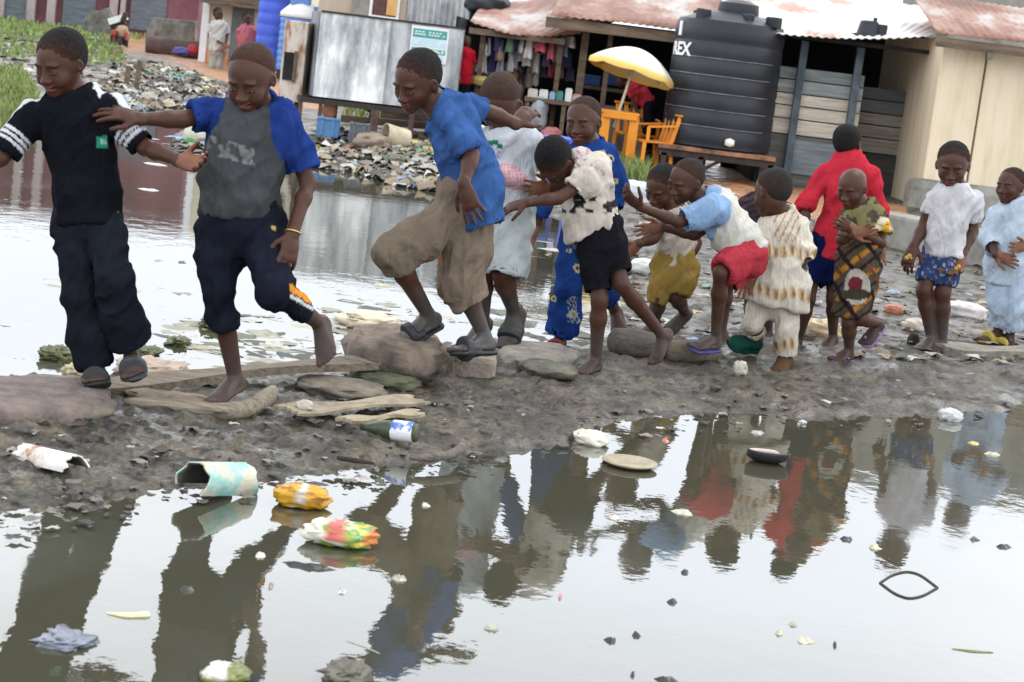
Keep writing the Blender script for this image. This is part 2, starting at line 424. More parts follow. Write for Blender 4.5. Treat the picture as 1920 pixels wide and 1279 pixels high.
rp = nt.nodes.new('ShaderNodeValToRGB'); rp.color_ramp.elements[0].position = .3; rp.color_ramp.elements[0].color = (.45, .43, .40, 1); rp.color_ramp.elements[1].position = .72; rp.color_ramp.elements[1].color = (1.35, 1.3, 1.22, 1)
nt.links.new(nz.outputs['Fac'], rp.inputs['Fac']); nt.links.new(at.outputs['Color'], mx.inputs['A']); nt.links.new(rp.outputs['Color'], mx.inputs['B']); nt.links.new(mx.outputs['Result'], b.inputs['Base Color'])
n2_ = nt.nodes.new('ShaderNodeTexNoise'); n2_.inputs['Scale'].default_value = 5; n2_.inputs['Detail'].default_value = 5; nt.links.new(tc.outputs['Object'], n2_.inputs['Vector'])
mr = nt.nodes.new('ShaderNodeMapRange'); mr.inputs['From Min'].default_value = .4; mr.inputs['From Max'].default_value = .62; mr.inputs['To Min'].default_value = .26; mr.inputs['To Max'].default_value = .8
nt.links.new(n2_.outputs['Fac'], mr.inputs['Value']); nt.links.new(mr.outputs[0], b.inputs['Roughness'])
bp = nt.nodes.new('ShaderNodeBump'); bp.inputs['Strength'].default_value = .5; bp.inputs['Distance'].default_value = .012; nt.links.new(nz.outputs['Fac'], bp.inputs['Height']); nt.links.new(bp.outputs[0], b.inputs['Normal'])
ground = mk('ground', np.stack([X, Y, Z], 1), TF, gr, col=col, origin=(0, 0, 0)); tag(ground, kind='structure')
def gz(x, y): return float(height(np.array([x]), np.array([y]), False)[0])

# ------------------------------------------------------------------ water
wm = bpy.data.materials.new('stagnant_water'); wm.use_nodes = True; nt = wm.node_tree; b = nt.nodes['Principled BSDF']
b.inputs['IOR'].default_value = 1.85; b.inputs['Roughness'].default_value = .02
tc = nt.nodes.new('ShaderNodeTexCoord')
def wn(scale, det, st=(1, 1, 1)):
    mp = nt.nodes.new('ShaderNodeMapping'); mp.inputs['Scale'].default_value = st; nt.links.new(tc.outputs['Object'], mp.inputs['Vector'])
    n = nt.nodes.new('ShaderNodeTexNoise'); n.inputs['Scale'].default_value = scale; n.inputs['Detail'].default_value = det; nt.links.new(mp.outputs[0], n.inputs['Vector']); return n
f1 = wn(.9, 8, (1, .6, 1)); r1 = nt.nodes.new('ShaderNodeValToRGB'); r1.color_ramp.elements[0].position = .53; r1.color_ramp.elements[0].color = (0, 0, 0, 1); r1.color_ramp.elements[1].position = .70; r1.color_ramp.elements[1].color = (.55, .55, .55, 1)
nt.links.new(f1.outputs['Fac'], r1.inputs['Fac'])
mx = nt.nodes.new('ShaderNodeMix'); mx.data_type = 'RGBA'; mx.inputs['A'].default_value = (.062, .060, .040, 1); mx.inputs['B'].default_value = (.115, .115, .095, 1)
nt.links.new(r1.outputs['Color'], mx.inputs['Factor']); nt.links.new(mx.outputs['Result'], b.inputs['Base Color'])
mr = nt.nodes.new('ShaderNodeMapRange'); mr.inputs['To Min'].default_value = .015; mr.inputs['To Max'].default_value = .12; nt.links.new(r1.outputs['Color'], mr.inputs['Value']); nt.links.new(mr.outputs[0], b.inputs['Roughness'])
h1 = wn(7, 3, (1, .7, 1)); h2 = wn(40, 2)
ad = nt.nodes.new('ShaderNodeMath'); ad.operation = 'MULTIPLY_ADD'; ad.inputs[1].default_value = .12; nt.links.new(h2.outputs['Fac'], ad.inputs[0]); nt.links.new(h1.outputs['Fac'], ad.inputs[2])
bp = nt.nodes.new('ShaderNodeBump'); bp.inputs['Strength'].default_value = .048; bp.inputs['Distance'].default_value = .02; nt.links.new(ad.outputs[0], bp.inputs['Height']); nt.links.new(bp.outputs[0], b.inputs['Normal'])
mb = MB(); mb.add([(-40, 1.5, 0), (40, 1.5, 0), (40, 60, 0), (-40, 60, 0)], [(0, 1, 2, 3)])
tag(mb.build('water', wm, origin=(0, 0, 0)), kind='structure')

# ------------------------------------------------------------------ litter, scum and grass nobody could count
LITM = mat('litter_mix', [(.72, .72, .72), (1, 1, 1)], scale=20, rough=.6, bump=.2, attr=True)
def scatter_in(poly, n, seed):
    r = np.random.default_rng(seed); lo = poly.min(0); hi = poly.max(0); out = np.zeros((0, 2))
    while len(out) < n:
        p = lo+(hi-lo)*r.random((n*3, 2)); p = p[inside(poly, p[:, 0], p[:, 1])]; out = np.concatenate([out, p])
    return out[:n]
def px_scatter(pts, n, seed, z=.08):
    """spread evenly over the zone as the photograph sees it (denser far away), returned as ground points"""
    r = np.random.default_rng(seed); pts = np.array(pts, float); out = scatter_in(pts, n, seed)
    return np.array([gp(x, y, z)[:2] for x, y in out])
PALS = [(.56, .54, .49), (.42, .40, .34), (.29, .265, .22), (.18, .16, .125), (.085, .075, .06), (.05, .046, .038), (.38, .31, .21), (.26, .185, .115), (.12, .13, .08), (.48, .50, .55), (.25, .35, .5), (.40, .16, .10), (.58, .50, .2), (.12, .30, .16)]
PW = np.array([2.2, 4, 5, 7, 6, 4.5, 4, 4, 3, 1.8, .8, .7, .6, .6]); PW = PW/PW.sum()
PWD = np.array([1.5, 2, 3, 6, 9, 9, 3, 4, 4, 1, .5, .6, .3, .4]); PWD = PWD/PWD.sum()
LV, LF, LC = [], [], []; ln = 0
def litter(XY, s0, s1, seed, lift=.0, flat=.5, pal=PALS, pw=PW):
    global ln
    r = np.random.default_rng(seed); n = len(XY); zz = np.maximum(height(XY[:, 0], XY[:, 1], False), 0.0)
    for k in range(n):
        s = s0+(s1-s0)*r.random()**2; a = r.random()*6.28; asp = .35+.65*r.random(); nu = 4
        g = np.stack(np.meshgrid(np.linspace(-1, 1, nu), np.linspace(-1, 1, nu), indexing='ij'), -1).reshape(-1, 2)
        g = g+(r.random((nu*nu, 2))-.5)*.5
        zc = (r.random(nu*nu)-.35)*flat+(1-(g**2).sum(1)*.5)*flat*.8*r.random()
        x = g[:, 0]*s; y = g[:, 1]*s*asp
        V = np.stack([XY[k, 0]+x*math.cos(a)-y*math.sin(a), XY[k, 1]+x*math.sin(a)+y*math.cos(a), zz[k]+.01+lift+zc*s*.8], 1)
        F = [(i*nu+j, (i+1)*nu+j, (i+1)*nu+j+1, i*nu+j+1) for i in range(nu-1) for j in range(nu-1)]
        LV.append(V); LF.append(np.array(F)+ln); ln += nu*nu
        c = np.array(pal[r.choice(len(pal), p=pw)])*(.75+.4*r.random()); LC.append(np.tile(c, (nu*nu, 1)))
litter(px_scatter([(570, 262), (600, 250), (720, 268), (860, 270), (1010, 330), (1010, 352), (850, 350), (760, 336), (680, 314), (590, 300)], 2100, 1), .02, .10, 11, flat=.95)
litter(px_scatter([(235, 130), (300, 140), (400, 168), (520, 212), (560, 262), (400, 226), (330, 190), (240, 200), (180, 180)], 1700, 2), .02, .105, 12, flat=.95)
litter(px_scatter([(0, 106), (240, 120), (250, 205), (0, 150)], 420, 3), .03, .12, 13)
litter(px_scatter([(0, 70), (110, 74), (235, 96), (240, 112), (0, 96)], 90, 33, .2), .06, .2, 43)
litter(px_scatter([(1175, 440), (1340, 430), (1420, 480), (1420, 640), (1180, 640)], 300, 4), .012, .055, 14, pw=PWD)
litter(px_scatter([(1480, 520), (1650, 440), (1920, 470), (1920, 680), (1500, 660)], 420, 5), .012, .06, 15, pw=PWD)
litter(px_scatter([(1180, 350), (1330, 350), (1560, 420), (1720, 430), (1640, 480), (1400, 450), (1180, 430)], 260, 6), .03, .09, 16)
DARK = [(.06, .058, .05), (.10, .095, .08), (.17, .155, .13), (.30, .27, .22), (.5, .47, .4)]
litter(px_scatter([(0, 770), (500, 750), (780, 720), (1900, 690), (1900, 760), (1150, 790), (900, 850), (400, 900), (0, 970)], 420, 7), .008, .026, 17, pal=DARK, pw=np.array([.4, .3, .18, .08, .04]))
ISL = [(330, 245), (390, 245), (425, 265), (410, 290), (350, 288)]
litter(px_scatter(ISL, 70, 8), .04, .13, 18)
o = mk('litter', np.concatenate(LV), np.concatenate(LF), LITM, col=np.concatenate(LC), origin=(0, 0, 0), smooth=True); tag(o, 'trampled waste, rags and plastic scraps strewn over the mud banks', 'litter', kind='stuff')
# floating scum
LV, LF, LC = [], [], []; ln = 0
SCUM = [(.30, .29, .22), (.12, .13, .07), (.05, .055, .035), (.40, .37, .26), (.55, .53, .48)]
for zone, n, sd_ in (([(0, 995), (520, 935), (1130, 815), (1900, 790), (1900, 825), (1150, 880), (560, 960), (0, 1040)], 170, 27), ([(330, 600), (700, 560), (900, 600), (640, 672), (420, 695), (300, 690)], 260, 21), ([(880, 560), (1130, 590), (1130, 630), (950, 630)], 70, 22), ([(0, 420), (360, 420), (360, 660), (0, 690)], 60, 23), ([(560, 480), (760, 520), (760, 640), (560, 600)], 60, 24),
                     ([(230, 205), (390, 205), (470, 320), (270, 330), (0, 330)], 60, 25), ([(960, 440), (1180, 440), (1180, 560), (960, 570)], 60, 26)):
    r = np.random.default_rng(sd_); XY = px_scatter(zone, n, sd_, 0); litter(XY, .006 if sd_ == 27 else .015, .022 if sd_ == 27 else (.10 if sd_ in (21, 22) else .06), sd_, lift=-.012, flat=.10, pal=SCUM, pw=np.array([.25, .25, .2, .2, .1]))
o = mk('scum', np.concatenate(LV), np.concatenate(LF), LITM, col=np.concatenate(LC), origin=(0, 0, 0), smooth=False); tag(o, 'flat scum and rotting leaves afloat on the pond', 'scum', kind='stuff')
# grass
GRM = mat('grass_blade', [(.75, .75, .75), (1.1, 1.1, 1.1)], scale=3, rough=.7, bump=0, attr=True)
def grass(XY, h0, h1, seed, name, label, wdt=.012):
    r = np.random.default_rng(seed); n = len(XY); z = np.maximum(height(XY[:, 0], XY[:, 1], False), 0)
    h = (h0+(h1-h0)*r.random(n))*(.55+.8*fbm(np.stack([XY[:, 0], XY[:, 1], XY[:, 0]*0], 1)*.8, 2, seed)); a = r.random(n)*6.28; ln_ = r.random(n)*.7*h; b = r.random(n)*6.28
    w = wdt*(.6+.8*r.random(n)); dx, dy = np.cos(a)*w, np.sin(a)*w; lx, ly = np.cos(b)*ln_, np.sin(b)*ln_
    x, y = XY[:, 0], XY[:, 1]
    V = np.stack([np.stack([x-dx, y-dy, z-.01], 1), np.stack([x+dx, y+dy, z-.01], 1), np.stack([x+dx*.7+lx*.35, y+dy*.7+ly*.35, z+h*.6], 1), np.stack([x+lx, y+ly, z+h], 1)], 1).reshape(-1, 3)
    F = np.arange(4*n).reshape(n, 4)
    c = np.array([.23, .30, .09])*(.55+.9*r.random((n, 1))); dry = r.random(n) < .12; c[dry] = np.array([.30, .27, .12]); c = np.repeat(c, 4, 0)
    o = mk(name, V, F, GRM, col=c, origin=(0, 0, 0), smooth=False); tag(o, label, 'grass', kind='stuff')
G = np.concatenate([scatter_in(GRASSZ, 11000, 5)]); G = G[G[:, 1] < 62]
grass(G, .03, .14, 6, 'grass', 'bright green grass in front of the maroon wall', .03)
grass(px_scatter([(-120, 140), (40, 150), (72, 190), (60, 236), (-120, 245)], 6500, 7, .05), .04, .15, 8, 'grass', 'bright green grass at the far left pond bank', .012)
grass(np.concatenate([px_scatter([(1145, 318), (1212, 322), (1212, 352), (1150, 346)], 900, 9), px_scatter([(640, 200), (860, 215), (860, 250), (640, 240)], 900, 11)]), .06, .2, 12, 'grass', 'short weeds below the tank stands and market edge', .010)
# ------------------------------------------------------------------ people
SKINC = np.array([.070, .0295, .0185])
MUD = np.array([.075, .07, .065])
PALM = np.array([.22, .095, .055])
def head_frame(yaw, pitch, roll):
    y, p, r = [math.radians(a) for a in (yaw, pitch, roll)]
    f = np.array([math.sin(y), -math.cos(y), 0]); u = np.array([0, 0, 1.0])
    f, u = f*math.cos(p)-u*math.sin(p), u*math.cos(p)+f*math.sin(p)
    x = np.cross(f, u)
    u, x = u*math.cos(r)+x*math.sin(r), x*math.cos(r)-u*math.sin(r)
    return np.stack([x, f, u], 1)
def ell(c, rx, ry, rz, M, k=.02, sub=False, g=0, cuts=()):
    return Prim(c, c, rx, d0=ry, rz=rz, ax=M[:, 2], side=M[:, 0], k=k, sub=sub, g=g, cuts=cuts)
def head_prims(c, hh, M, smile, open_eyes, child=True):
    P = []
    def at(x, y, z): return c+M @ (np.array([x, y, z])*hh)
    def e(x, y, z, rx, ry, rz, k=.06, sub=False, R=None):
        P.append(ell(at(x, y, z), rx*hh, ry*hh, rz*hh, M if R is None else R, k=k*hh, sub=sub, g=1))
    e(0, -.07, .13, .355, .44, .37)                    # cranium
    e(0, .03, -.06, .315, .35, .34, k=.1)              # face block
    e(0, .15, -.25, .225, .23, .22, k=.12)             # jaw
    e(0, .29, -.405, .09, .09, .08, k=.1)              # chin
    for s in (-1, 1):
        e(s*.17, .25, -.12, .11, .11, .10, k=.1)       # cheek
        e(s*.13, .34, .095, .11, .05, .035, k=.06)     # brow
        e(s*.145, .425, .005, .085, .06, .05, k=.06, sub=True)   # socket
        e(s*.145, .325, .0, .068, .062, .058, k=.025)  # closed lid
        e(s*.06, .415, -.155, .05, .055, .042, k=.03)  # nostril wing
        R = M @ np.array([[math.cos(s*.45), -math.sin(s*.45), 0], [math.sin(s*.45), math.cos(s*.45), 0], [0, 0, 1]])
        e(s*.365, -.05, -.03, .03, .075, .12, k=.02, R=R)        # ear
        e(s*.392, -.035, -.02, .022, .04, .07, k=.02, sub=True, R=R)
    P.append(Prim(at(0, .355, .05), at(0, .44, -.13), .035*hh, .05*hh, k=.05*hh, g=1))   # nose
    e(0, .455, -.14, .052, .052, .045, k=.03)
    if smile:
        e(0, .375, -.275, .09, .07, .042, k=.05, sub=True)
        e(0, .385, -.236, .115, .05, .026, k=.04)
        e(0, .368, -.318, .10, .055, .032, k=.04)
        for s in (-1, 1): e(s*.19, .28, -.2, .07, .08, .07, k=.08)
    else:
        e(0, .395, -.245, .10, .055, .034, k=.03)
        e(0, .385, -.298, .095, .055, .036, k=.03)
        e(0, .42, -.272, .10, .03, .008, k=.012, sub=True)
    return P, at
def uvball(c, R3, M, n=10, m_=7):
    V = []; F = []
    for i in range(m_+1):
        a = math.pi*i/m_
        for j in range(n):
            b = 2*math.pi*j/n
            V.append(c+M @ (np.array([math.sin(a)*math.cos(b), math.sin(a)*math.sin(b), math.cos(a)])*R3))
    for i in range(m_):
        for j in range(n): F.append((i*n+j, (i+1)*n+j, (i+1)*n+(j+1) % n, i*n+(j+1) % n))
    return np.array(V), np.array(F)
def hand_prims(w, dirv, n, thumb, L, curl=18, spread=7, tcurl=20, g=3, r0=None):
    d = nrm(dirv); n = np.asarray(n, float); n = nrm(n-d*(n @ d)); s = nrm(np.cross(d, n))*thumb
    P = []
    P.append(Prim(w-d*.05*L, w+d*.30*L, .155*L, .205*L, .115*L, .105*L, side=s, k=.05*L, g=g))
    P.append(Prim(w+d*.22*L, w+d*.48*L, .19*L, .215*L, .105*L, .082*L, side=s, k=.05*L, g=g))
    for i, (al, lat, fl) in enumerate(((.50, .158, .43), (.535, .053, .49), (.52, -.053, .46), (.47, -.152, .36))):
        a = math.radians(spread*(1.5-i)); fd = nrm(d*math.cos(a)+s*math.sin(a)); nn = n
        p = w+d*al*L+s*lat*L-d*.06*L
        c0 = curl*(.75+.12*i)
        q = p; c = 0
        for j, (seg, cc) in enumerate(((.5, .55), (.3, 1.0), (.22, .8))):
            c += math.radians(c0*cc)
            dd = fd*math.cos(c)+nn*math.sin(c); q2 = q+dd*seg*fl*L
            P.append(Prim(q, q2, (.054-.005*j)*L, (.05-.006*j)*L, k=.012*L if j else .03*L, g=g)); q = q2
    tc = math.radians(tcurl)
    b = w+d*.10*L+s*.13*L; t1 = b+nrm(d*.62+s*.72+n*.3)*.24*L
    td = nrm(d*math.cos(tc)*.9+s*.35+n*math.sin(tc)); t2 = t1+td*.17*L; t3 = t2+nrm(td+n*.2)*.13*L
    P.append(Prim(b, t1, .085*L, .062*L, k=.05*L, g=g)); P.append(Prim(t1, t2, .06*L, .055*L, k=.015*L, g=g)); P.append(Prim(t2, t3, .055*L, .045*L, k=.015*L, g=g))
    return P
def foot_frame(A, T, K, L):
    h = .30*L; d = nrm(T-A); u0 = nrm(K-A); n = nrm(u0-d*(u0 @ d)); a = math.atan2(h, .72*L)
    f = math.cos(a)*d+math.sin(a)*n; u = math.cos(a)*n-math.sin(a)*d
    return f, u, np.cross(f, u), h
def foot_prims(A, T, K, L, big=1, g=4):
    f, u, s, h = foot_frame(A, T, K, L); P = []
    P.append(Prim(A, A-u*(h*.55)-f*.05*L, .115*L, .14*L, k=.05*L, g=g))
    P.append(Prim(A-f*.12*L-u*(h-.13*L), A-f*.02*L-u*(h-.12*L), .125*L, .14*L, k=.05*L, side=s, g=g))
    P.append(Prim(A-u*.25*h+f*.02*L, A+f*.42*L-u*(h-.09*L), .12*L, .185*L, .14*L, .075*L, side=s, k=.06*L, g=g))
    P.append(Prim(A-f*.08*L-u*(h-.07*L), A+f*.46*L-u*(h-.065*L), .14*L, .195*L, .065*L, .065*L, side=s, k=.05*L, g=g))
    for i, (lat, ln, r) in enumerate(((.135, .70, .062), (.05, .70, .045), (-.02, .675, .042), (-.085, .64, .04), (-.145, .59, .04))):
        P.append(Prim(A+f*.44*L+s*lat*.9*L*big-u*(h-.055*L), A+f*(ln-.03)*L+s*lat*1.08*L*big-u*(h-.042*L), r*1.05*L, r*.9*L, k=.018*L, g=g))
    return P
def folds(V, N, amp, seed, fr=9.0, axis=(0, 0, 1)):
    if amp <= 0: return V
    ax = nrm(axis); a = V @ ax
    w = fbm(V*4.5+seed, 2, seed)[:, None]-.5
    Q = V+w*.16
    Q = Q-np.outer(Q @ ax, ax)*.55
    dg = nrm(np.cross(ax, [.3, 1, .2])+ax*.8)
    n1 = 1-np.abs(2*fbm(Q*fr+seed*3.1, 2, seed+5)-1)
    n2 = fbm(V*5.5+seed, 2, seed+9)
    n3 = 1-np.abs(2*fbm(np.stack([V @ dg, V @ np.cross(dg, ax)*.35, a*.2], 1)*fr*1.5+seed, 2, seed+2)-1)
    n4 = 1-np.abs(2*fbm(Q*fr*2.6+seed*1.7, 2, seed+31)-1)
    return V+N*np.maximum((n4-.75)*amp*.8+(n1-.75)*amp*3.4+(n3-.75)*amp*2.4+(n2-.5)*amp*2.5, -.010)[:, None]
def garment(name, parent, prims, h, colf, amp, seed, axis=(0, 0, 1), fr=9.0):
    lo, hi = bounds(prims, .03)
    V, F = mesh_sdf(prims, lo, hi, h)
    if len(V) == 0: return None
    V = relax(V, F, 1, .4)
    g, t = nearest(prims, V); N = vnormals(V, F)
    V2 = folds(V, N, amp, seed, fr, axis)
    col = colf(V, N, g, t) if callable(colf) else np.tile(np.asarray(colf, float), (len(V), 1))
    return mk(name, V2, F, FABRIC, parent, col=col)

HEADS = .88; GW = .92
def person(label, Y, head, neck, torso, arms=(), legs=(), pants=None, shirt=None, hair=(.012, .011, .011), hair_t=.025, smile=False,
           skin=1.0, group=None, hv=.0045, bv=.009, gv=.008, fine=True, seed=1, shoes=(), muddy=.55, hips=None, name='person', limb=1.0, skirt=None,
           shirt_name='shirt', pants_name='trousers', eyes=True, extra=None, armlimb=1.0, nbase=None):
    def J(p): return wd(p[0], p[1], Y+(p[2] if len(p) > 2 else 0.0))
    def px2m(w, P): return w*dep(P)/FL
    hx, hy, hpx, yaw, pit, rol = head[:6]; hdy = head[6] if len(head) > 6 else 0
    hc = wd(hx, hy, Y+hdy); u = px2m(hpx, hc); M = head_frame(yaw, pit, rol)
    nk = J(neck)
    root_pt = J(legs[0][2]) if legs else J(torso[-1])
    root = empty(name, (J(torso[-1])[0], Y, 0.0), label, 'person', group); root['_base'] = list(map(float, root.location))
    ub = u; u = u*HEADS
    hp, at = head_prims(hc, u, M, smile, True); hu = u; u = ub
    B = list(hp)
    B.append(Prim(nk-(hc-nk)*.15, at(0, -.10, -.22), .185*u, .18*u, k=.05*u, g=2))
    # torso
    T = [(J(s), px2m(s[3], J(s))*GW, (s[4] if len(s) > 4 and s[4] else .42)*u*.94) for s in torso]
    nb = nbase or len(T)
    for i in range(min(nb, len(T))-1):
        (a, wa, da), (b, wb, db) = T[i], T[i+1]
        lim = .62*u
        B.append(Prim(a, b, max(min(wa*.77, lim), .08*u), max(min(wb*.77, lim), .08*u), da*.76, min(db*.76, .42*u), k=.03, g=2))
    L_hand = .66*u; L_foot = .88*u
    boxes = [(hc-.62*u, hc+.62*u, hv)]
    arm3 = []
    for pts, hd, sl in arms:
        p = [J(q) for q in pts]; arm3.append(p)
        k_ = armlimb
        B.append(Prim(p[0], p[1], .15*u*k_, .118*u*k_, k=.03, g=5)); mid = p[1]+(p[2]-p[1])*.3
        B.append(Prim(p[1], mid, .112*u*k_, .117*u*k_, k=.02, g=5)); B.append(Prim(mid, p[2], .117*u*k_, .088*u*k_, .117*u*k_, .080*u*k_, k=.02, g=5))
        if hd is not None:
            hd = dict(hd); n = hd.pop('n', (0, -1, 0)); th = hd.pop('thumb', 1)
            B += hand_prims(p[2], p[3]-p[2], n, th, L_hand, **hd)
            e = p[2]+nrm(p[3]-p[2])*.5*L_hand; boxes.append((e-.72*L_hand, e+.72*L_hand, hv*.85))
    leg3 = []
    for i, pts in enumerate(legs):
        p = [J(q) for q in pts[:4]]; leg3.append(p); big = pts[4] if len(pts) > 4 else 1
        k_ = limb
        B.append(Prim(p[0], p[1], .21*u*k_, .155*u*k_, k=.03, g=6)); mid = p[1]+(p[2]-p[1])*.32
        B.append(Prim(p[1], mid, .152*u*k_, .162*u*k_, k=.025, g=6)); B.append(Prim(mid, p[2], .162*u*k_, .108*u*k_, k=.02, g=6))
        B += foot_prims(p[2], p[3], p[1], L_foot, big)
        e = (p[2]+p[3])/2; boxes.append((e-.62*L_foot, e+.62*L_foot, hv*1.2))
    if len(leg3) == 2: B.append(Prim(leg3[0][0], leg3[1][0], .22*u*limb, k=.03, g=6))
    # ---- mesh the body: fine boxes for head, hands and feet, one coarser grid for the rest
    lo, hi = bounds(B, .03); Vs = []; Fs = []; n0 = 0
    V, F = mesh_sdf(B, lo, hi, bv)
    drop = np.zeros(len(F), bool)
    for blo, bhi, h in boxes:
        ins = ((V > blo+.016) & (V < bhi-.016)).all(1); drop |= ins[F].all(1)
    Vs.append(V); Fs.append(F[~drop]); n0 = len(V)
    for q, (blo, bhi, h) in enumerate(boxes):
        V, F = mesh_sdf(B, blo, bhi, h)
        if len(V) == 0: continue
        Vs.append(V); Fs.append(F+n0); n0 += len(V)
    V = np.concatenate(Vs); F = np.concatenate(Fs)
    used = np.zeros(len(V), bool); used[F.ravel()] = True; rm = np.cumsum(used)-1; V = V[used]; F = rm[F]
    g, t = nearest(B, V); N = vnormals(V, F)
    sk = SKINC*skin
    col = np.tile(sk, (len(V), 1))
    nz = fbm(V*22, 3, seed)[:, None]
    for p in leg3:                                           # dried mud on feet and shins
        dd = np.linalg.norm(V-(p[2]*.45+p[3]*.55), axis=1)[:, None]
        w = np.clip(1.25-dd/(.85*L_foot)+(nz-.5)*.8, 0, 1)*muddy*np.isin(g, (4, 6))[:, None]; col = col*(1-w)+MUD*w
    for p, a in zip(arm3, arms):                             # paler palms
        if a[1] is None: continue
        n = np.asarray(a[1].get('n', (0, -1, 0)), float); d = nrm(p[3]-p[2]); n = nrm(n-d*(n @ d))
        near = (np.linalg.norm(V-(p[2]+d*.5*L_hand), axis=1) < .62*L_hand) & (g == 3) & ((V-p[2]) @ d > .02*L_hand)
        w = np.clip(((N @ n)-.15)*2.2, 0, .85)[:, None]*near[:, None]; col = col*(1-w)+PALM*w
    u = hu; loc = (V-hc) @ M/u
    lip = (g == 1) & (np.abs(loc[:, 0]) < .13) & (np.abs(loc[:, 2]+.275) < .072) & (loc[:, 1] > .375)
    col[lip] = sk*np.array([1.5, 1.25, 1.3])+np.array([.012, 0, .002])
    brow = (g == 1) & (np.abs(np.abs(loc[:, 0])-.14) < .095) & (np.abs(loc[:, 2]-.105+.12*(np.abs(loc[:, 0])-.14)**2*8) < .017) & (loc[:, 1] > .25)
    col[brow] = sk*.35
    if hair is not None and hair_t < .012:                   # shaved scalp: skin darkened by stubble
        z = loc[:, 2]-(.03+.66*loc[:, 1]); w = np.clip((z+.02)/.05, 0, 1)[:, None]*(g == 1)[:, None]*.0; col = col*(1-w)+np.array(hair)*w
    if eyes:
        for s in (-1, 1):
            R3 = np.array([.050, .028, .013])*u; c = at(s*.145, .370, -.012)
            v, f = uvball(c, R3, M); l = (v-hc) @ M/u
            cc = np.tile(np.array([.20, .17, .15]), (len(v), 1)); cc[np.abs(l[:, 0]-s*.145+.004) < .030] = (.012, .008, .006)
            V = np.concatenate([V, v]); F = np.concatenate([F, f+len(V)-len(v)]); col = np.concatenate([col, cc])
    if smile:
        v, f = uvball(at(0, .375, -.262), np.array([.066, .033, .019])*u, M)
        V = np.concatenate([V, v]); F = np.concatenate([F, f+len(V)-len(v)]); col = np.concatenate([col, np.tile(np.array([.46, .42, .36]), (len(v), 1))])
    mk('body', V, F, SKIN, root, col=col)
    # ---- hair
    if hair is not None:
        ht = hair_t
        H = [ell(at(0, -.118, .165), (.352+ht)*u, (.428+ht)*u, (.362+ht)*u, M, g=1),
             ell(at(0, -.19, .02), (.300+ht)*u, (.335+ht)*u, (.30+ht)*u, M, k=.06*u, g=1)]
        v, f = mesh_sdf(H, hc-.6*u, hc+.6*u, hv*1.15)
        nn_ = vnormals(v, f); l = (v-hc)
        v = v+nn_*((fbm(v*130, 2, seed)-.5)*.022*u*min(1, (hair_t/.02)**2))[:, None]
        hc_ = np.array(hair)*(.8+.5*fbm(v*60, 2, seed+3))[:, None]
        dh = np.min([p.ev(v)[0] for p in hp if not p.sub], 0)+(fbm(v*160, 2, seed+8)-.5)*.006
        wh = np.clip(dh/.0075, 0, 1)[:, None]; hc_ = sk*.8*(1-wh)+hc_*wh
        mk('hair', v, f, HAIR, root, col=hc_)
    u = ub
    # ---- trousers / shorts
    if pants:
        P = []; st = [(J(s), px2m(s[3], J(s))*.96, (s[4] if len(s) > 4 and s[4] else .44)*u*.96) for s in pants['waist']]
        for (a, wa, da), (b, wb, db) in zip(st[:-1], st[1:]): P.append(Prim(a, b, wa, wb, da, db, k=.03, g=0))
        sub = []
        for li, (p, tw) in enumerate(zip(leg3, pants['legs'])):
            def at_t(t):
                i = 0 if t <= 1 else 1; return p[i]+(p[i+1]-p[i])*(t-i)
            for (t0, w0), (t1, w1) in zip(tw[:-1], tw[1:]):
                a, b = at_t(t0), at_t(t1); wa, wb = px2m(w0, a)*GW, px2m(w1, b)*GW; ax = nrm(b-a)
                last = t1 == tw[-1][0]
                P.append(Prim(a, b, wa, wb, wa*.95, wb*.95, k=.02, g=1+li, t0=t0, t1=t1, cuts=((b, ax),) if last else ()))
                if last and not pants.get('closed'): sub.append(Prim(b-ax*.03, b+ax*.06, wb-.013, wb-.011, k=.004, sub=True, rz=.012))
        o = garment(pants_name, root, P+sub, gv, pants['col'], pants.get('amp', .009), seed+31)
    if skirt:
        st = [(J(s), px2m(s[3], J(s)), (s[4] if len(s) > 4 and s[4] else .44)*u) for s in skirt['st']]; P = []
        for i, ((a, wa, da), (b, wb, db)) in enumerate(zip(st[:-1], st[1:])):
            P.append(Prim(a, b, wa, wb, da, db, k=.03, g=0, cuts=((b, nrm(b-a)),) if i == len(st)-2 else ()))
        b, a = st[-1][0], st[-2][0]; ax = nrm(b-a); P.append(Prim(b-ax*.04, b+ax*.08, st[-1][1]-.014, d0=st[-1][2]-.014, k=.004, sub=True, rz=.012))
        garment(skirt.get('name', 'skirt'), root, P, gv, skirt['col'], skirt.get('amp', .01), seed+41)
    # ---- shirt
    if shirt:
        P = []; sub = []
        for i, ((a, wa, da), (b, wb, db)) in enumerate(zip(T[:-1], T[1:])):
            last = i == len(T)-2; ax = nrm(b-a)
            if last and 'hem' in shirt:                      # hem line given by two photo points
                h0, h1 = J(shirt['hem'][0]), J(shirt['hem'][1]); e = nrm(h1-h0); ax2 = nrm(ax-e*(ax @ e)); cut = ((h0+h1)/2, ax2)
                b = b+ax*.06
            else: cut = (b, ax); ax2 = ax
            P.append(Prim(a, b, wa, wb, da, db, k=.035, g=0, t0=i, t1=i+1, cuts=(cut,) if last else ()))
            if last: sub.append(Prim(a, b+ax*.10, wa-.014, wb-.014, max(da-.014, .02), max(db-.014, .02), k=.004, sub=True, rz=.012, cuts=((cut[0]-ax2*.035, -ax2),)))
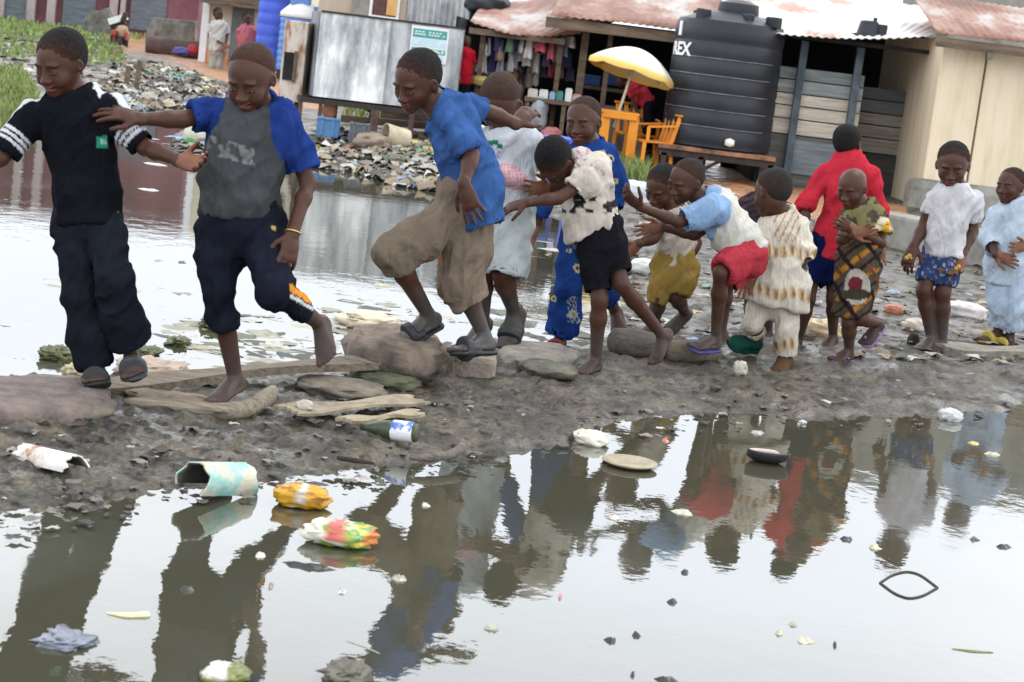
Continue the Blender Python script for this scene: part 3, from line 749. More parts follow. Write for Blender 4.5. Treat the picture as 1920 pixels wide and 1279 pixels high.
        for ai, (p, a) in enumerate(zip(arm3, arms)):
            if a[2] is None: continue
            te, w0, w1 = a[2][:3]
            def at_t(t):
                i = 0 if t <= 1 else 1; return p[i]+(p[i+1]-p[i])*(t-i)
            ts = [0, te] if te <= 1 else [0, 1, te]
            for t0, t1 in zip(ts[:-1], ts[1:]):
                q0, q1 = at_t(t0), at_t(t1); f0, f1 = t0/te, t1/te
                r0 = px2m(w0+(w1-w0)*f0, q0)*GW; r1 = px2m(w0+(w1-w0)*f1, q1)*GW; last = t1 == te; ax = nrm(q1-q0)
                P.append(Prim(q0, q1, r0, r1, k=.018, g=1+ai, t0=f0, t1=f1, cuts=((q1, ax),) if last else ()))
                if last: sub.append(Prim(q1-ax*.025, q1+ax*.05, r1-.009, k=.004, sub=True, rz=.012))
        nd = nrm(hc-nk)
        if shirt.get('neck', True): sub.append(Prim(nk+nd*.01*u, nk+nd*.5*u, shirt.get('nr', .25)*u, .32*u, k=.01, sub=True))
        garment(shirt_name, root, P+sub, gv, shirt['col'], shirt.get('amp', .010), seed)
    # ---- shoes
    for i, kind, c in shoes:
        p = leg3[i]; f, uu, s, h = foot_frame(p[2], p[3], p[1], L_foot); A = p[2]; L = L_foot
        Fm = np.stack([s, f, uu], 1)
        def sole(dz, th, w): return [Prim(A-f*.13*L-uu*(h+dz), A+f*.28*L-uu*(h+dz), w*.16*L, w*.2*L, th, th, side=s, k=.02, g=0),
                                     Prim(A+f*.28*L-uu*(h+dz), A+f*.57*L-uu*(h+dz), w*.2*L, w*.215*L, th, th, side=s, k=.02, g=0)]
        so = empty_part = None
        P = sole(.006, .012, 1.08)
        if kind == 'slide':
            c0 = A+f*.36*L-uu*(h-.06*L)
            P.append(Prim(c0-f*.0*L, c0+f*.001*L, .235*L, d0=.125*L, k=.01, side=s, rz=.5*L, g=1, cuts=((A+f*.20*L, -f), (A+f*.50*L, f))))
        elif kind == 'flip':
            for sg in (-1, 1):
                P.append(Prim(A+f*.52*L-uu*(h-.12*L)+s*.07*L, A+f*.16*L+sg*s*.17*L-uu*(h-.1*L), .028*L, k=.01, g=1))
        elif kind == 'shoe':
            P += [Prim(A-f*.1*L-uu*(h-.12*L), A+f*.02*L-uu*(h-.16*L), .155*L, .17*L, side=s, k=.03, g=1),
                  Prim(A-uu*.35*h+f*.08*L, A+f*.5*L-uu*(h-.09*L), .14*L, .21*L, .13*L, .10*L, side=s, k=.04, g=1)]
        lo, hi = bounds(P, .02); v, f_ = mesh_sdf(P, lo, hi, .0055)
        gg, tt = nearest(P, v); cc = np.tile(np.asarray(c, float), (len(v), 1)); cc[gg == 0] *= .75
        mk('sandal' if kind != 'shoe' else 'shoe', v, f_, FABRIC if kind == 'shoe' else PAINTED, root, col=cc)
    if extra: extra(root, dict(J=J, arm=arm3, leg=leg3, u=u, at=at, M=M, hc=hc, T=T))
    return root
# ------------------------------------------------------------------ the children on the mud ridge
def front(N): return (N @ Fv) < .15
def solid(c, var=.12, seed=0):
    c = np.asarray(c, float)
    def fn(V, N, g, t):
        n = fbm(V*9, 3, seed)[:, None]-.5; return np.clip(c*(1+n*2*var), 0, .95)
    return fn
def lay(col, mask, c):
    c = np.asarray(c, float); m_ = mask.astype(float)[:, None] if mask.dtype == bool else mask[:, None]
    return col*(1-m_)+c*m_
def YF(x, y, z=.06): return float(gp(x, y, z)[1])
KIDS = 'children crossing the mud ridge in a line'

def c_black_tee(V, N, g, t):
    col = solid((.0085, .009, .013))(V, N, g, t); x, y = pxs(V)
    white = (.62, .62, .64)
    col = lay(col, (g == 0) & (N[:, 2] > .66) & (np.abs(x-138) > 34) & (y < 235), white)      # shoulder panels
    col = lay(col, (g == 1) & (N @ nrm([-.55, -.1, .83]) > .86) & (t < .8), white)
    col = lay(col, (g == 2) & (N @ nrm([.5, -.1, .86]) > .88) & (t < .8), white)
    for k in (.60, .71, .82): col = lay(col, (g > 0) & (np.abs(t-k) < .033), white)
    col = lay(col, front(N) & (np.abs(x-190) < 9) & (np.abs(y-266) < 11), (.03, .22, .13))
    col = lay(col, front(N) & (np.abs(x-192) < 5) & (np.abs(y-265) < 6), (.22, .45, .36))
    return col
def c_raglan(V, N, g, t):
    x, y = pxs(V); n = fbm(V*7, 3, 4)
    col = np.array([.060, .063, .066])*(.75+.5*n)[:, None]
    e = (y-178)*.42
    blue = (g > 0) | (x < 418-e*.42) & (y < 262) | (x > 498+e*.40) & (y < 300)
    col = lay(col, blue & (y < 345) & ((g > 0) | (np.abs(x-470) > 30)), (.016, .040, .185))
    tx = (np.abs(x-432) < 46) & (np.abs(y-(282+(x-432)*.30)) < 17) & front(N) & (g == 0)
    w = np.clip((fbm(np.stack([x/7, y/11, x*0], 1), 2, 8)-.42)*5, 0, .75)
    return lay(col, w*tx, (.25, .25, .25))
def c_track(V, N, g, t):
    col = solid((.012, .014, .024))(V, N, g, t); x, y = pxs(V)
    col = lay(col, (g == 2) & (np.abs(y-(545+(x-550)*.55)) < 7) & (x > 540) & front(N), (.62, .24, .03))
    col = lay(col, (g == 2) & (np.abs(y-(559+(x-550)*.55)) < 3.5) & (x > 540) & front(N), (.6, .6, .6))
    return lay(col, front(N) & (np.abs(x-515) < 6) & (np.abs(y-427) < 4), (.5, .36, .12))

# first boy: black shirt with white shoulder panels
person('boy in black shirt with white sleeve stripes and long dark trousers walking the plank', YF(182, 718, .10),
       head=(112, 119, 130, -24, 24, 2, -.03), neck=(143, 184, .02), nbase=4,
       torso=[(141, 186, .02, 38, .34), (137, 212, .02, 78, .40), (146, 262, .02, 65, .45), (156, 310, .02, 62, .43), (161, 352, .02, 64, .44), (165, 414, .02, 68, .50)],
       arms=[([(70, 216, .02), (2, 296, -.06), (-80, 335, -.10), (-120, 345, -.10)], dict(n=(0, 1, 0), thumb=1), (.88, 38, 31)),
             ([(205, 208, .02), (272, 277, -.02), (336, 301, -.14), (392, 312, -.2)], dict(n=(-.25, -1, .55), thumb=-1, curl=34, spread=6, tcurl=30), (.92, 36, 27))],
       legs=[([(134, 405, 0), (155, 552, -.03), (180, 690, 0), (176, 722, -.15)], ), ([(196, 405, 0), (213, 530, -.10), (243, 656, .03), (248, 710, -.10)], )] and
            [[(134, 405, 0), (155, 552, -.03), (182, 688, .02), (175, 718, -.14)], [(196, 405, 0), (213, 520, -.10), (244, 650, .02), (250, 708, -.10)]],
       pants=dict(waist=[(160, 372, .02, 60, .42), (163, 410, .02, 66, .46)], legs=[[(0, 38), (.5, 34), (1, 35), (1.5, 38), (1.93, 37)], [(0, 36), (.5, 36), (1, 36), (1.5, 40), (1.92, 42)]],
                  col=solid((.013, .015, .022)), amp=.012),
       shirt=dict(col=c_black_tee, amp=.009), smile=True, seed=1, hair_t=.028, gv=.0062, hair=(.010, .009, .009), shoes=[(0, 'slide', (.02, .02, .022)), (1, 'slide', (.05, .055, .06))], muddy=.3, limb=.9)

def bracelet(root, I):
    p = I['arm'][1]; d = nrm(p[2]-p[1]); u = I['u']; s = nrm(np.cross(d, Fv)); f = np.cross(d, s); mb = MB()
    c = p[2]-d*.04*u; pts = [c+(s*math.cos(a)+f*math.sin(a))*.118*u+d*.03*u*math.sin(a) for a in np.linspace(0, 2*math.pi, 25)]
    mb.tube(pts, .011*u, 6, caps=False).build('bracelet', mat('gold_metal', [(.55, .36, .12), (.7, .48, .18)], rough=.35, metal=.8), root, smooth=True)
person('barefoot boy in grey shirt with blue sleeves and rolled-up dark trousers', YF(425, 752, .07),
       head=(470, 147, 132, -14, 30, 2, -.05), neck=(487, 212, .02), nbase=4,
       torso=[(484, 205, .03, 38, .34), (472, 230, .02, 80, .40), (456, 275, 0, 72, .47), (455, 325, 0, 77, .49), (452, 372, 0, 80, .49), (449, 404, 0, 78, .48)],
       arms=[([(414, 210, .02), (340, 224, -.06), (262, 223, -.14), (205, 208, -.16)], dict(n=(0, .55, -.8), thumb=1, curl=16, spread=13, tcurl=8), (.72, 34, 31)),
             ([(528, 226, .02), (577, 342, .04), (548, 440, -.08), (536, 505, -.12)], dict(n=(-.5, .85, 0), thumb=-1, curl=20, spread=8, tcurl=24), (.80, 38, 34))],
       legs=[[(410, 420, 0), (411, 548, -.08), (440, 704, .03), (402, 754, -.08)], [(492, 420, 0), (517, 545, -.14), (596, 604, .16), (617, 692, .10)]],
       pants=dict(waist=[(450, 385, 0, 74, .44), (450, 425, 0, 82, .5)], legs=[[(0, 44), (.5, 38), (1, 33), (1.38, 31)], [(0, 46), (.5, 40), (1, 34), (1.62, 29)]], col=c_track, amp=.012),
       shirt=dict(col=c_raglan, amp=.013, hem=[(370, 396), (532, 402)], nr=.24), smile=True, seed=2, hair=(.052, .029, .021), hair_t=.007, gv=.0062, extra=bracelet)

def c_blue(V, N, g, t):
    return solid((.040, .098, .265), .1, 3)(V, N, g, t)
person('boy in bright blue shirt and baggy khaki shorts stepping off a mossy block', YF(893, 657, .20),
       head=(781, 153, 122, -38, 30, -4, 0), neck=(812, 196, .02), nbase=5,
       torso=[(822, 190, .03, 30, .32), (842, 212, .02, 44, .42), (852, 258, .02, 46, .50), (868, 302, .02, 53, .52), (886, 348, .02, 57, .54), (904, 424, .02, 46, .54)],
       arms=[([(843, 222, -.09), (884, 292, -.12), (870, 345, -.20), (888, 402, -.22)], dict(n=(.35, .9, 0), thumb=-1, curl=14, spread=10, tcurl=12), (.86, 36, 26)),
             ([(866, 205, .10), (918, 212, .14), (968, 232, .16), (985, 215, .2)], dict(n=(0, .8, -.6), thumb=-1, curl=40, spread=5), (.72, 30, 24))],
       legs=[[(850, 405, .0), (738, 478, -.14), (802, 588, .02), (750, 640, -.02)], [(884, 415, 0), (868, 535, .0), (908, 628, .03), (858, 655, -.06)]],
       pants=dict(waist=[(858, 360, .02, 42, .44), (868, 402, .02, 45, .46)], legs=[[(0, 42), (.5, 40), (1, 35), (1.22, 30)], [(0, 44), (.5, 46), (1, 46), (1.36, 43)]], col=solid((.20, .155, .115), .12, 5), amp=.013),
       shirt=dict(col=c_blue, amp=.014), seed=3, hair_t=.020, hair=(.014, .012, .011), gv=.0065, shoes=[(0, 'slide', (.022, .024, .028)), (1, 'slide', (.035, .037, .04))], muddy=1.0)

def c_grey_pink(V, N, g, t):
    x, y = pxs(V); col = solid((.50, .53, .56), .1, 2)(V, N, g, t)
    pk = (g == 1) & (t > .52)
    chk = ((np.sin(x*.9)+np.sin(y*.9)) > .3)
    col = lay(col, pk, (.62, .32, .36)); col = lay(col, pk & chk, (.66, .48, .50))
    for (cx, cy, a, b) in ((926, 268, 8, 4.5), (937, 275, 6, 4)): col = lay(col, front(N) & (g == 0) & (np.abs(x-cx) < a) & (np.abs(y-cy) < b), (.02, .17, .09))
    col = lay(col, front(N) & (g == 0) & (np.abs(x-928) < 12) & (np.abs(y-292) < 9) & (noise3(np.stack([x/4, y/4, x*0], 1), 3) > .55), (.30, .31, .45))
    return col
def c_washed(V, N, g, t):
    n = fbm(V*16, 3, 12); c = np.array([.46, .50, .50])*(.85+.3*n)[:, None]
    return lay(c, np.clip((fbm(V*7, 2, 3)-.56)*6, 0, .5), (.22, .27, .32))
person('boy with shaved bowed head in pale grey shirt with pink checked sleeve', YF(938, 648, .10)+.12,
       head=(938, 196, 118, -20, 58, 3, 0), neck=(952, 246, .03), nbase=5,
       torso=[(955, 240, .03, 26, .32), (958, 264, .02, 46, .42), (955, 305, .02, 45, .48), (955, 350, .02, 46, .48), (950, 398, .02, 46, .48)],
       arms=[([(990, 262, -.02), (980, 338, -.06), (918, 318, -.16), (900, 312, -.18)], None, (1.95, 26, 19)), ([(915, 262, .06), (905, 330, .1), (920, 380, 0), (925, 400, 0)], dict(curl=30), (.8, 26, 22))],
       legs=[[(925, 405, .05), (905, 510, .0), (905, 600, .12), (890, 632, .08)], [(965, 405, .0), (942, 515, -.06), (962, 580, .12), (952, 638, .08)]],
       pants=dict(waist=[(950, 378, .02, 44, .46), (950, 415, .02, 48, .48)], legs=[[(0, 38), (.5, 38), (1.0, 36)], [(0, 42), (.5, 46), (1.0, 50)]], col=c_washed, amp=.010),
       shirt=dict(col=c_grey_pink, amp=.011), seed=4, hair=(.052, .030, .023), hair_t=.007, gv=.007, muddy=.95, shoes=[(1, 'slide', (.035, .037, .04))])

def c_ankara(V, N, g, t):
    x, y = pxs(V); col = solid((.014, .044, .185), .15, 2)(V, N, g, t)
    for cx, cy, r in ((1083, 503, 8), (1142, 298, 7), (1127, 288, 6), (1040, 560, 6), (1108, 350, 8), (1075, 590, 7), (1150, 340, 6), (1068, 470, 5)):
        d = np.hypot(x-cx, y-cy); col = lay(col, (d < r) & (d > r*.45), (.45, .42, .22)); col = lay(col, d <= r*.45, (.01, .01, .03))
    net = (np.abs(np.sin((x+y*.6)*.42)) < .35) | (np.abs(np.sin((x-y*.6)*.42)) < .35)
    col = lay(col, (x > 1064) & (x < 1084) & (y > 555) & (y < 605) & net, (.35, .38, .36))
    return col
person('laughing child in bright blue printed tunic and flared blue trousers', YF(1055, 645, .08)+.28,
       head=(1093, 228, 98, -22, 12, 6, 0), neck=(1106, 274, .02), nbase=4,
       torso=[(1108, 268, .03, 20, .3), (1104, 292, .02, 45, .42), (1110, 330, .02, 48, .46), (1112, 385, .02, 48, .46), (1102, 440, .02, 52, .48), (1092, 480, .02, 48, .46)],
       arms=[([(1068, 290, .0), (1030, 350, -.02), (1005, 420, -.04), (992, 445, -.05)], dict(curl=25), (1.8, 22, 17)), ([(1140, 290, .02), (1156, 350, .05), (1150, 410, .0), (1145, 440, 0)], dict(curl=25), (1.7, 24, 19))],
       legs=[[(1080, 445, 0), (1066, 545, -.05), (1052, 628, 0), (1040, 652, -.1)], [(1115, 445, 0), (1130, 540, -.02), (1152, 580, .18), (1160, 616, .12)]],
       pants=dict(waist=[(1095, 430, .02, 42, .44), (1097, 460, .02, 45, .46)], legs=[[(0, 30), (.5, 29), (1, 28), (1.5, 30), (1.97, 33)], [(0, 30), (.5, 28), (1, 26), (1.5, 24)]], col=c_ankara, amp=.010),
       shirt=dict(col=c_ankara, amp=.009), smile=True, seed=5, hair=(.026, .019, .017), hair_t=.010, muddy=.25, shirt_name='tunic', shoes=[(0, 'slide', (.16, .03, .03))])

def c_print(V, N, g, t):
    x, y = pxs(V); col = solid((.55, .49, .42), .1, 6)(V, N, g, t)
    n = fbm(np.stack([x/11, y/11, x*0], 1), 2, 21)
    m_ = (g == 0) & (y > 335) & (y < 400)
    col = lay(col, np.clip((n-.58)*14, 0, 1)*m_, (.03, .025, .03))
    col = lay(col, front(N) & (np.hypot((x-1086)/13, (y-378)/11) < 1), (.02, .018, .02))
    col = lay(col, (g == 0) & (y < 330) & (noise3(np.stack([x/5, y/5, x*0], 1), 9) > .72), (.40, .20, .32))
    return col
person('boy bent head down in cream shirt with dark print and black shorts', YF(1117, 690, .06),
       head=(1040, 304, 96, -50, 78, -14, -.02), neck=(1076, 322, .02), nbase=5,
       torso=[(1086, 306, .04, 26, .30), (1100, 330, .02, 42, .42), (1104, 365, .02, 44, .48), (1107, 405, .02, 52, .50), (1112, 448, .02, 56, .52)],
       arms=[([(1100, 340, -.08), (1046, 372, -.14), (988, 380, -.18), (943, 392, -.16)], dict(n=(-.1, .5, -.86), thumb=1, curl=18, spread=12), (.52, 26, 23)),
             ([(1120, 312, .08), (1075, 345, .12), (1030, 352, .1), (1008, 352, .08)], dict(curl=20), (.5, 28, 24))],
       legs=[[(1118, 465, 0), (1124, 562, -.04), (1117, 672, .02), (1092, 694, -.06)], [(1146, 460, .0), (1164, 532, -.03), (1240, 626, .16), (1224, 696, .14)]],
       pants=dict(waist=[(1122, 425, .02, 46, .46), (1130, 465, .02, 44, .46)], legs=[[(0, 40), (.5, 34), (.84, 29)], [(0, 36), (.5, 31), (.68, 29)]], col=solid((.010, .010, .013)), amp=.007),
       shirt=dict(col=c_print, amp=.012, hem=[(1056, 462), (1164, 408)]), seed=6, hair=(.008, .008, .008), hair_t=.035, gv=.007, pants_name='shorts')

person('small boy in cream vest and mustard shorts, half hidden by the boy in red shorts', YF(1228, 618, .06)+.1,
       head=(1240, 352, 88, -38, 34, -4, 0), neck=(1264, 392, .02), nbase=4,
       torso=[(1266, 388, .03, 20, .3), (1268, 412, .02, 34, .40), (1268, 450, .02, 36, .44), (1268, 496, .02, 42, .46)],
       arms=[([(1244, 415, -.06), (1226, 446, -.08), (1196, 458, -.12), (1176, 474, -.12)], dict(curl=30), None), ([(1292, 415, .06), (1305, 455, .06), (1290, 490, 0), (1285, 510, 0)], dict(curl=30), None)],
       legs=[[(1252, 500, 0), (1236, 560, -.06), (1226, 606, .04), (1212, 622, -.02)], [(1278, 500, 0), (1268, 556, -.05), (1284, 584, .12), (1256, 618, .1)]],
       pants=dict(waist=[(1266, 480, .02, 36, .44), (1264, 508, .02, 42, .46)], legs=[[(0, 32), (.5, 28), (1.2, 23)], [(0, 34), (.5, 30), (.95, 26)]], col=solid((.26, .17, .045), .14, 4), amp=.010),
       shirt=dict(col=solid((.46, .40, .33), .12, 4), amp=.010), seed=7, hair=(.012, .011, .010), hair_t=.022, pants_name='shorts', shirt_name='vest')

def c_ltblue(V, N, g, t):
    x, y = pxs(V); col = solid((.56, .54, .48), .12, 3)(V, N, g, t)
    d = (x-1352)+(y-395)*.12
    return lay(col, ((g > 0) | (d < -6)) & (y < 452), (.24, .37, .56))
person('boy leaning forward in white shirt with pale blue sleeves and red shorts', YF(1340, 652, .14),
       head=(1285, 341, 90, -48, 22, -6, 0), neck=(1314, 374, .02), nbase=4,
       torso=[(1318, 368, .03, 22, .3), (1338, 388, .02, 40, .42), (1360, 418, .02, 45, .48), (1382, 450, .02, 44, .48), (1402, 482, .02, 42, .46)],
       arms=[([(1338, 396, -.09), (1272, 416, -.14), (1200, 388, -.18), (1176, 368, -.2)], dict(n=(0, .6, .8), thumb=-1, curl=45, spread=4), (.88, 32, 25)),
             ([(1345, 412, .08), (1302, 440, .08), (1240, 425, .05), (1212, 432, .04)], dict(curl=20), (.5, 28, 24))],
       legs=[[(1402, 480, -.02), (1352, 512, -.14), (1342, 632, -.02), (1306, 648, -.08)], [(1402, 488, .06), (1362, 530, .0), (1352, 620, .1), (1330, 645, .06)]],
       pants=dict(waist=[(1398, 462, .02, 38, .44), (1404, 486, .02, 38, .46)], legs=[[(0, 36), (.5, 32), (.95, 29)], [(0, 34), (.5, 30), (.98, 27)]], col=solid((.40, .04, .055), .12, 8), amp=.009),
       shirt=dict(col=c_ltblue, amp=.012), seed=8, hair=(.024, .018, .016), hair_t=.009, pants_name='shorts', shoes=[(0, 'flip', (.06, .05, .22))])
def c_tunic(V, N, g, t):
    x, y = pxs(V); base = solid((.60, .55, .46), .10, 5)(V, N, g, t)
    yy = y+(x-1450)*-.10+4*np.sin(x/9.0)
    band = np.zeros(len(V)); 
    for b in (470, 548, 645): band = np.maximum(band, np.clip(1.6-np.abs(yy-b)/9.0, 0, 1))
    ch = np.clip((np.sin(x*.42)+.15)*4, 0, 1)
    col = lay(base, band*ch, (.30, .14, .045)); col = lay(col, band*np.clip((np.sin(x*.42+1.9)-.3)*4, 0, 1)*.8, (.60, .42, .18))
    up = (y < 455) & (g == 0); col = lay(col, up*np.clip((np.sin(x*.5+y*.25)-.55)*4, 0, 1), (.38, .22, .08))
    rib = np.clip((np.sin(x*.95)-.4)*2, 0, .3); return lay(col, rib*1.0, (.36, .33, .28))
person('child in cream tunic and trousers with rows of brown motifs', YF(1475, 682, .06),
       head=(1447, 362, 96, -142, 24, 2, 0), neck=(1461, 404, .02), nbase=4,
       torso=[(1466, 400, .03, 20, .3), (1468, 424, .02, 36, .42), (1464, 462, .02, 48, .46), (1460, 502, .02, 57, .50), (1455, 542, .02, 66, .56), (1448, 568, .02, 76, .60)],
       arms=[([(1440, 425, .0), (1420, 470, -.04), (1412, 505, -.06), (1405, 520, -.06)], dict(curl=25), (1.1, 26, 30)), ([(1496, 428, .02), (1504, 475, .0), (1498, 520, -.02), (1495, 535, -.02)], dict(curl=25), (1.2, 24, 26))],
       legs=[[(1432, 560, .02), (1412, 605, -.02), (1421, 634, .08), (1392, 640, .04)], [(1472, 560, 0), (1474, 615, -.02), (1473, 668, .0), (1462, 690, -.08)]],
       pants=dict(waist=[(1450, 530, .02, 44, .46), (1450, 562, .02, 46, .46)], legs=[[(0, 28), (.5, 26), (1, 24), (1.7, 22)], [(0, 28), (.5, 26), (1, 24), (1.95, 23)]], col=c_tunic, amp=.008),
       shirt=dict(col=c_tunic, amp=.012), seed=9, hair=(.026, .020, .019), hair_t=.010, shirt_name='tunic', shoes=[(0, 'shoe', (.012, .06, .045)), (1, 'shoe', (.10, .06, .035))])

def c_stripe(V, N, g, t):
    x, y = pxs(V); col = solid((.035, .022, .03), .1, 5)(V, N, g, t); return lay(col, np.sin(y*.55+x*.2) > .3, (.06, .045, .055))
person('child in dark striped shirt mostly hidden behind the child in the cream tunic', YF(1440, 640, .06)+.25,
       head=(1452, 356, 76, -120, 20, 2, .02), neck=(1446, 388, .02), nbase=4,
       torso=[(1442, 384, .03, 20, .3), (1434, 398, .02, 50, .42), (1428, 430, .02, 40, .46), (1424, 480, .02, 38, .46), (1424, 500, .02, 36, .46)],
       arms=[([(1398, 404, .0), (1392, 450, .04), (1400, 490, .0), (1402, 505, 0)], dict(curl=25), (.9, 20, 17)), ([(1474, 400, .02), (1482, 450, .04), (1478, 490, .0), (1478, 505, 0)], dict(curl=25), (.9, 20, 17))],
       legs=[[(1410, 495, .02), (1408, 555, .0), (1406, 622, .04), (1392, 634, .0)], [(1438, 495, 0), (1440, 555, .0), (1440, 622, .04), (1428, 636, .0)]],
       pants=dict(waist=[(1424, 482, .02, 34, .44), (1424, 500, .02, 36, .46)], legs=[[(0, 24), (.5, 22), (.95, 20)], [(0, 24), (.5, 22), (.95, 20)]], col=solid((.03, .03, .035)), amp=.007),
       shirt=dict(col=c_stripe, amp=.010), seed=10, hair_t=.014, pants_name='shorts', hv=.006, bv=.011, gv=.010)

person('girl seen from behind in red peplum top and navy shorts', YF(1497, 648, .05),
       head=(1590, 270, 76, 146, 4, -4, .05), neck=(1586, 302, .02), nbase=5,
       torso=[(1588, 293, .02, 22, .34), (1590, 316, .02, 42, .36), (1585, 360, .02, 40, .42), (1574, 402, .02, 34, .40), (1566, 430, .02, 35, .42), (1555, 482, .02, 47, .50)],
       arms=[([(1547, 322, .02), (1510, 388, .0), (1510, 442, -.06), (1509, 468, -.06)], dict(n=(0, 1, 0), curl=25), (1.05, 19, 17)), ([(1630, 328, .02), (1652, 400, .04), (1652, 460, -.02), (1650, 482, -.02)], dict(curl=25), (1.1, 19, 17))],
       legs=[[(1530, 490, .0), (1516, 562, -.03), (1497, 636, .03), (1482, 650, -.04)], [(1562, 490, .0), (1562, 560, -.02), (1562, 628, .05), (1550, 644, .0)]],
       pants=dict(waist=[(1550, 458, .02, 38, .44), (1547, 492, .02, 40, .46)], legs=[[(0, 26), (.5, 26), (.50, 26)], [(0, 28), (.5, 27), (.55, 27)]], col=solid((.006, .010, .055), .1), amp=.007),
       shirt=dict(col=solid((.52, .03, .05), .12, 3), amp=.012, nr=.10), seed=11, hair=(.011, .010, .010), hair_t=.035, shirt_name='peplum_top', pants_name='shorts', muddy=.3, eyes=True, hv=.006, bv=.010)

def c_wax(V, N, g, t):
    x, y = pxs(V); n = fbm(np.stack([x/10, y/10, x*0], 1), 2, 3); col = np.tile(np.array([.075, .062, .045]), (len(V), 1))
    col = lay(col, (y < 440) & (n > .45), (.20, .18, .08))
    dg = np.abs(((x*.8+y) % 46)-23); col = lay(col, (y > 430) & (dg < 6) & (n > .35), (.40, .17, .03)); col = lay(col, (y > 430) & (dg > 20), (.025, .014, .014))
    dh = np.abs(((x-y*.7) % 58)-29); col = lay(col, (y > 440) & (dh < 5), (.022, .014, .016)); col = lay(col, (dh > 24) & (y > 470) & (n > .5), (.16, .06, .03))
    col = lay(col, np.hypot((x-1606)/24, (y-538)/34) < 1, (.44, .40, .34)); col = lay(col, np.hypot((x-1604)/14, (y-532)/13) < 1, (.15, .022, .035))
    col = lay(col, (np.hypot((x-1604)/26, (y-552)/11) < 1), (.05, .045, .03))
    col = lay(col, (g == 2) & (t > .25), (.62, .56, .42)); col = lay(col, (g == 2) & (t > .4) & (n > .48), (.62, .33, .02))
    return col
person('bald small child in brown and gold printed dress with purple flip-flops', YF(1588, 676, .06),
       head=(1597, 353, 80, -36, 24, 2, 0), neck=(1612, 386, .02), nbase=4,
       torso=[(1615, 382, .02, 20, .32), (1618, 404, .02, 36, .42), (1618, 445, .02, 40, .46), (1612, 490, .02, 44, .50), (1602, 540, .02, 44, .54), (1595, 594, .02, 42, .56)],
       arms=[([(1588, 408, .0), (1578, 450, -.08), (1600, 440, -.16), (1612, 436, -.17)], dict(curl=25), (.5, 18, 18)), ([(1646, 408, .02), (1652, 456, -.04), (1606, 432, -.15), (1588, 424, -.17)], dict(curl=30, n=(0, 1, 0)), (.66, 20, 27))],
       legs=[[(1592, 560, .0), (1592, 605, -.03), (1592, 655, .03), (1564, 674, -.05)], [(1616, 560, .0), (1618, 598, -.05), (1646, 604, .10), (1624, 640, .08)]],
       shirt=dict(col=c_wax, amp=.011, nr=.3), seed=12, hair=None, shirt_name='dress', shoes=[(0, 'flip', (.30, .20, .42)), (1, 'flip', (.28, .19, .40))], muddy=.25, hv=.005)

def hold(root, I):
    for k, p in enumerate(I['arm']):
        c = p[3]; mb = MB(); mb.c = (.55, .34, .05)
        for q in range(3): mb.lathe(c+np.array([(q-1)*.012, -.01, (q % 2)*.012]), [(.001, -.014), (.011, -.008), (.013, 0), (.010, .009), (.001, .014)], 8)
        o = mb.build('snack', PAINTED, None, smooth=True)
        tag(o, 'yellow morsel in the raised hand of the white-shirted boy' if k == 0 else 'yellow morsel in the lowered hand of the white-shirted boy', 'food', 'yellow morsels held by one boy')
def c_bluefl(V, N, g, t):
    x, y = pxs(V); col = solid((.035, .065, .19), .12)(V, N, g, t); n = noise3(np.stack([x/5, y/5, x*0], 1), 5)
    col = lay(col, n > .74, (.35, .38, .42)); return lay(col, n < .2, (.25, .15, .05))
person('barefoot boy in plain white shirt and blue patterned shorts', YF(1755, 655, .06),
       head=(1786, 311, 92, -14, 20, 3, 0), neck=(1790, 354, .02), nbase=4,
       torso=[(1791, 350, .02, 24, .34), (1786, 372, .02, 44, .40), (1778, 405, .02, 37, .46), (1772, 445, .02, 39, .48), (1768, 478, .02, 43, .50)],
       arms=[([(1748, 374, .02), (1732, 425, .03), (1713, 462, -.04), (1704, 484, -.07)], dict(n=(.3, .5, .2), curl=40, spread=3, tcurl=30), (.5, 17, 15)), ([(1824, 376, .02), (1823, 432, .04), (1804, 480, -.05), (1796, 504, -.08)], dict(n=(-.4, -.6, .1), thumb=1, curl=42, spread=3, tcurl=30), (.72, 20, 18))],
       legs=[[(1747, 492, .0), (1732, 545, -.04), (1746, 632, .02), (1730, 647, -.06)], [(1780, 495, .0), (1768, 550, -.04), (1766, 640, .03), (1752, 662, -.05)]],
       pants=dict(waist=[(1766, 466, .02, 36, .44), (1764, 492, .02, 38, .46)], legs=[[(0, 24), (.5, 23), (.60, 22)], [(0, 25), (.5, 24), (.72, 23)]], col=c_bluefl, amp=.006),
       shirt=dict(col=solid((.58, .57, .59), .06, 2), amp=.010), seed=13, hair=(.011, .010, .010), hair_t=.020, pants_name='shorts', muddy=.5, extra=hold, limb=.95)

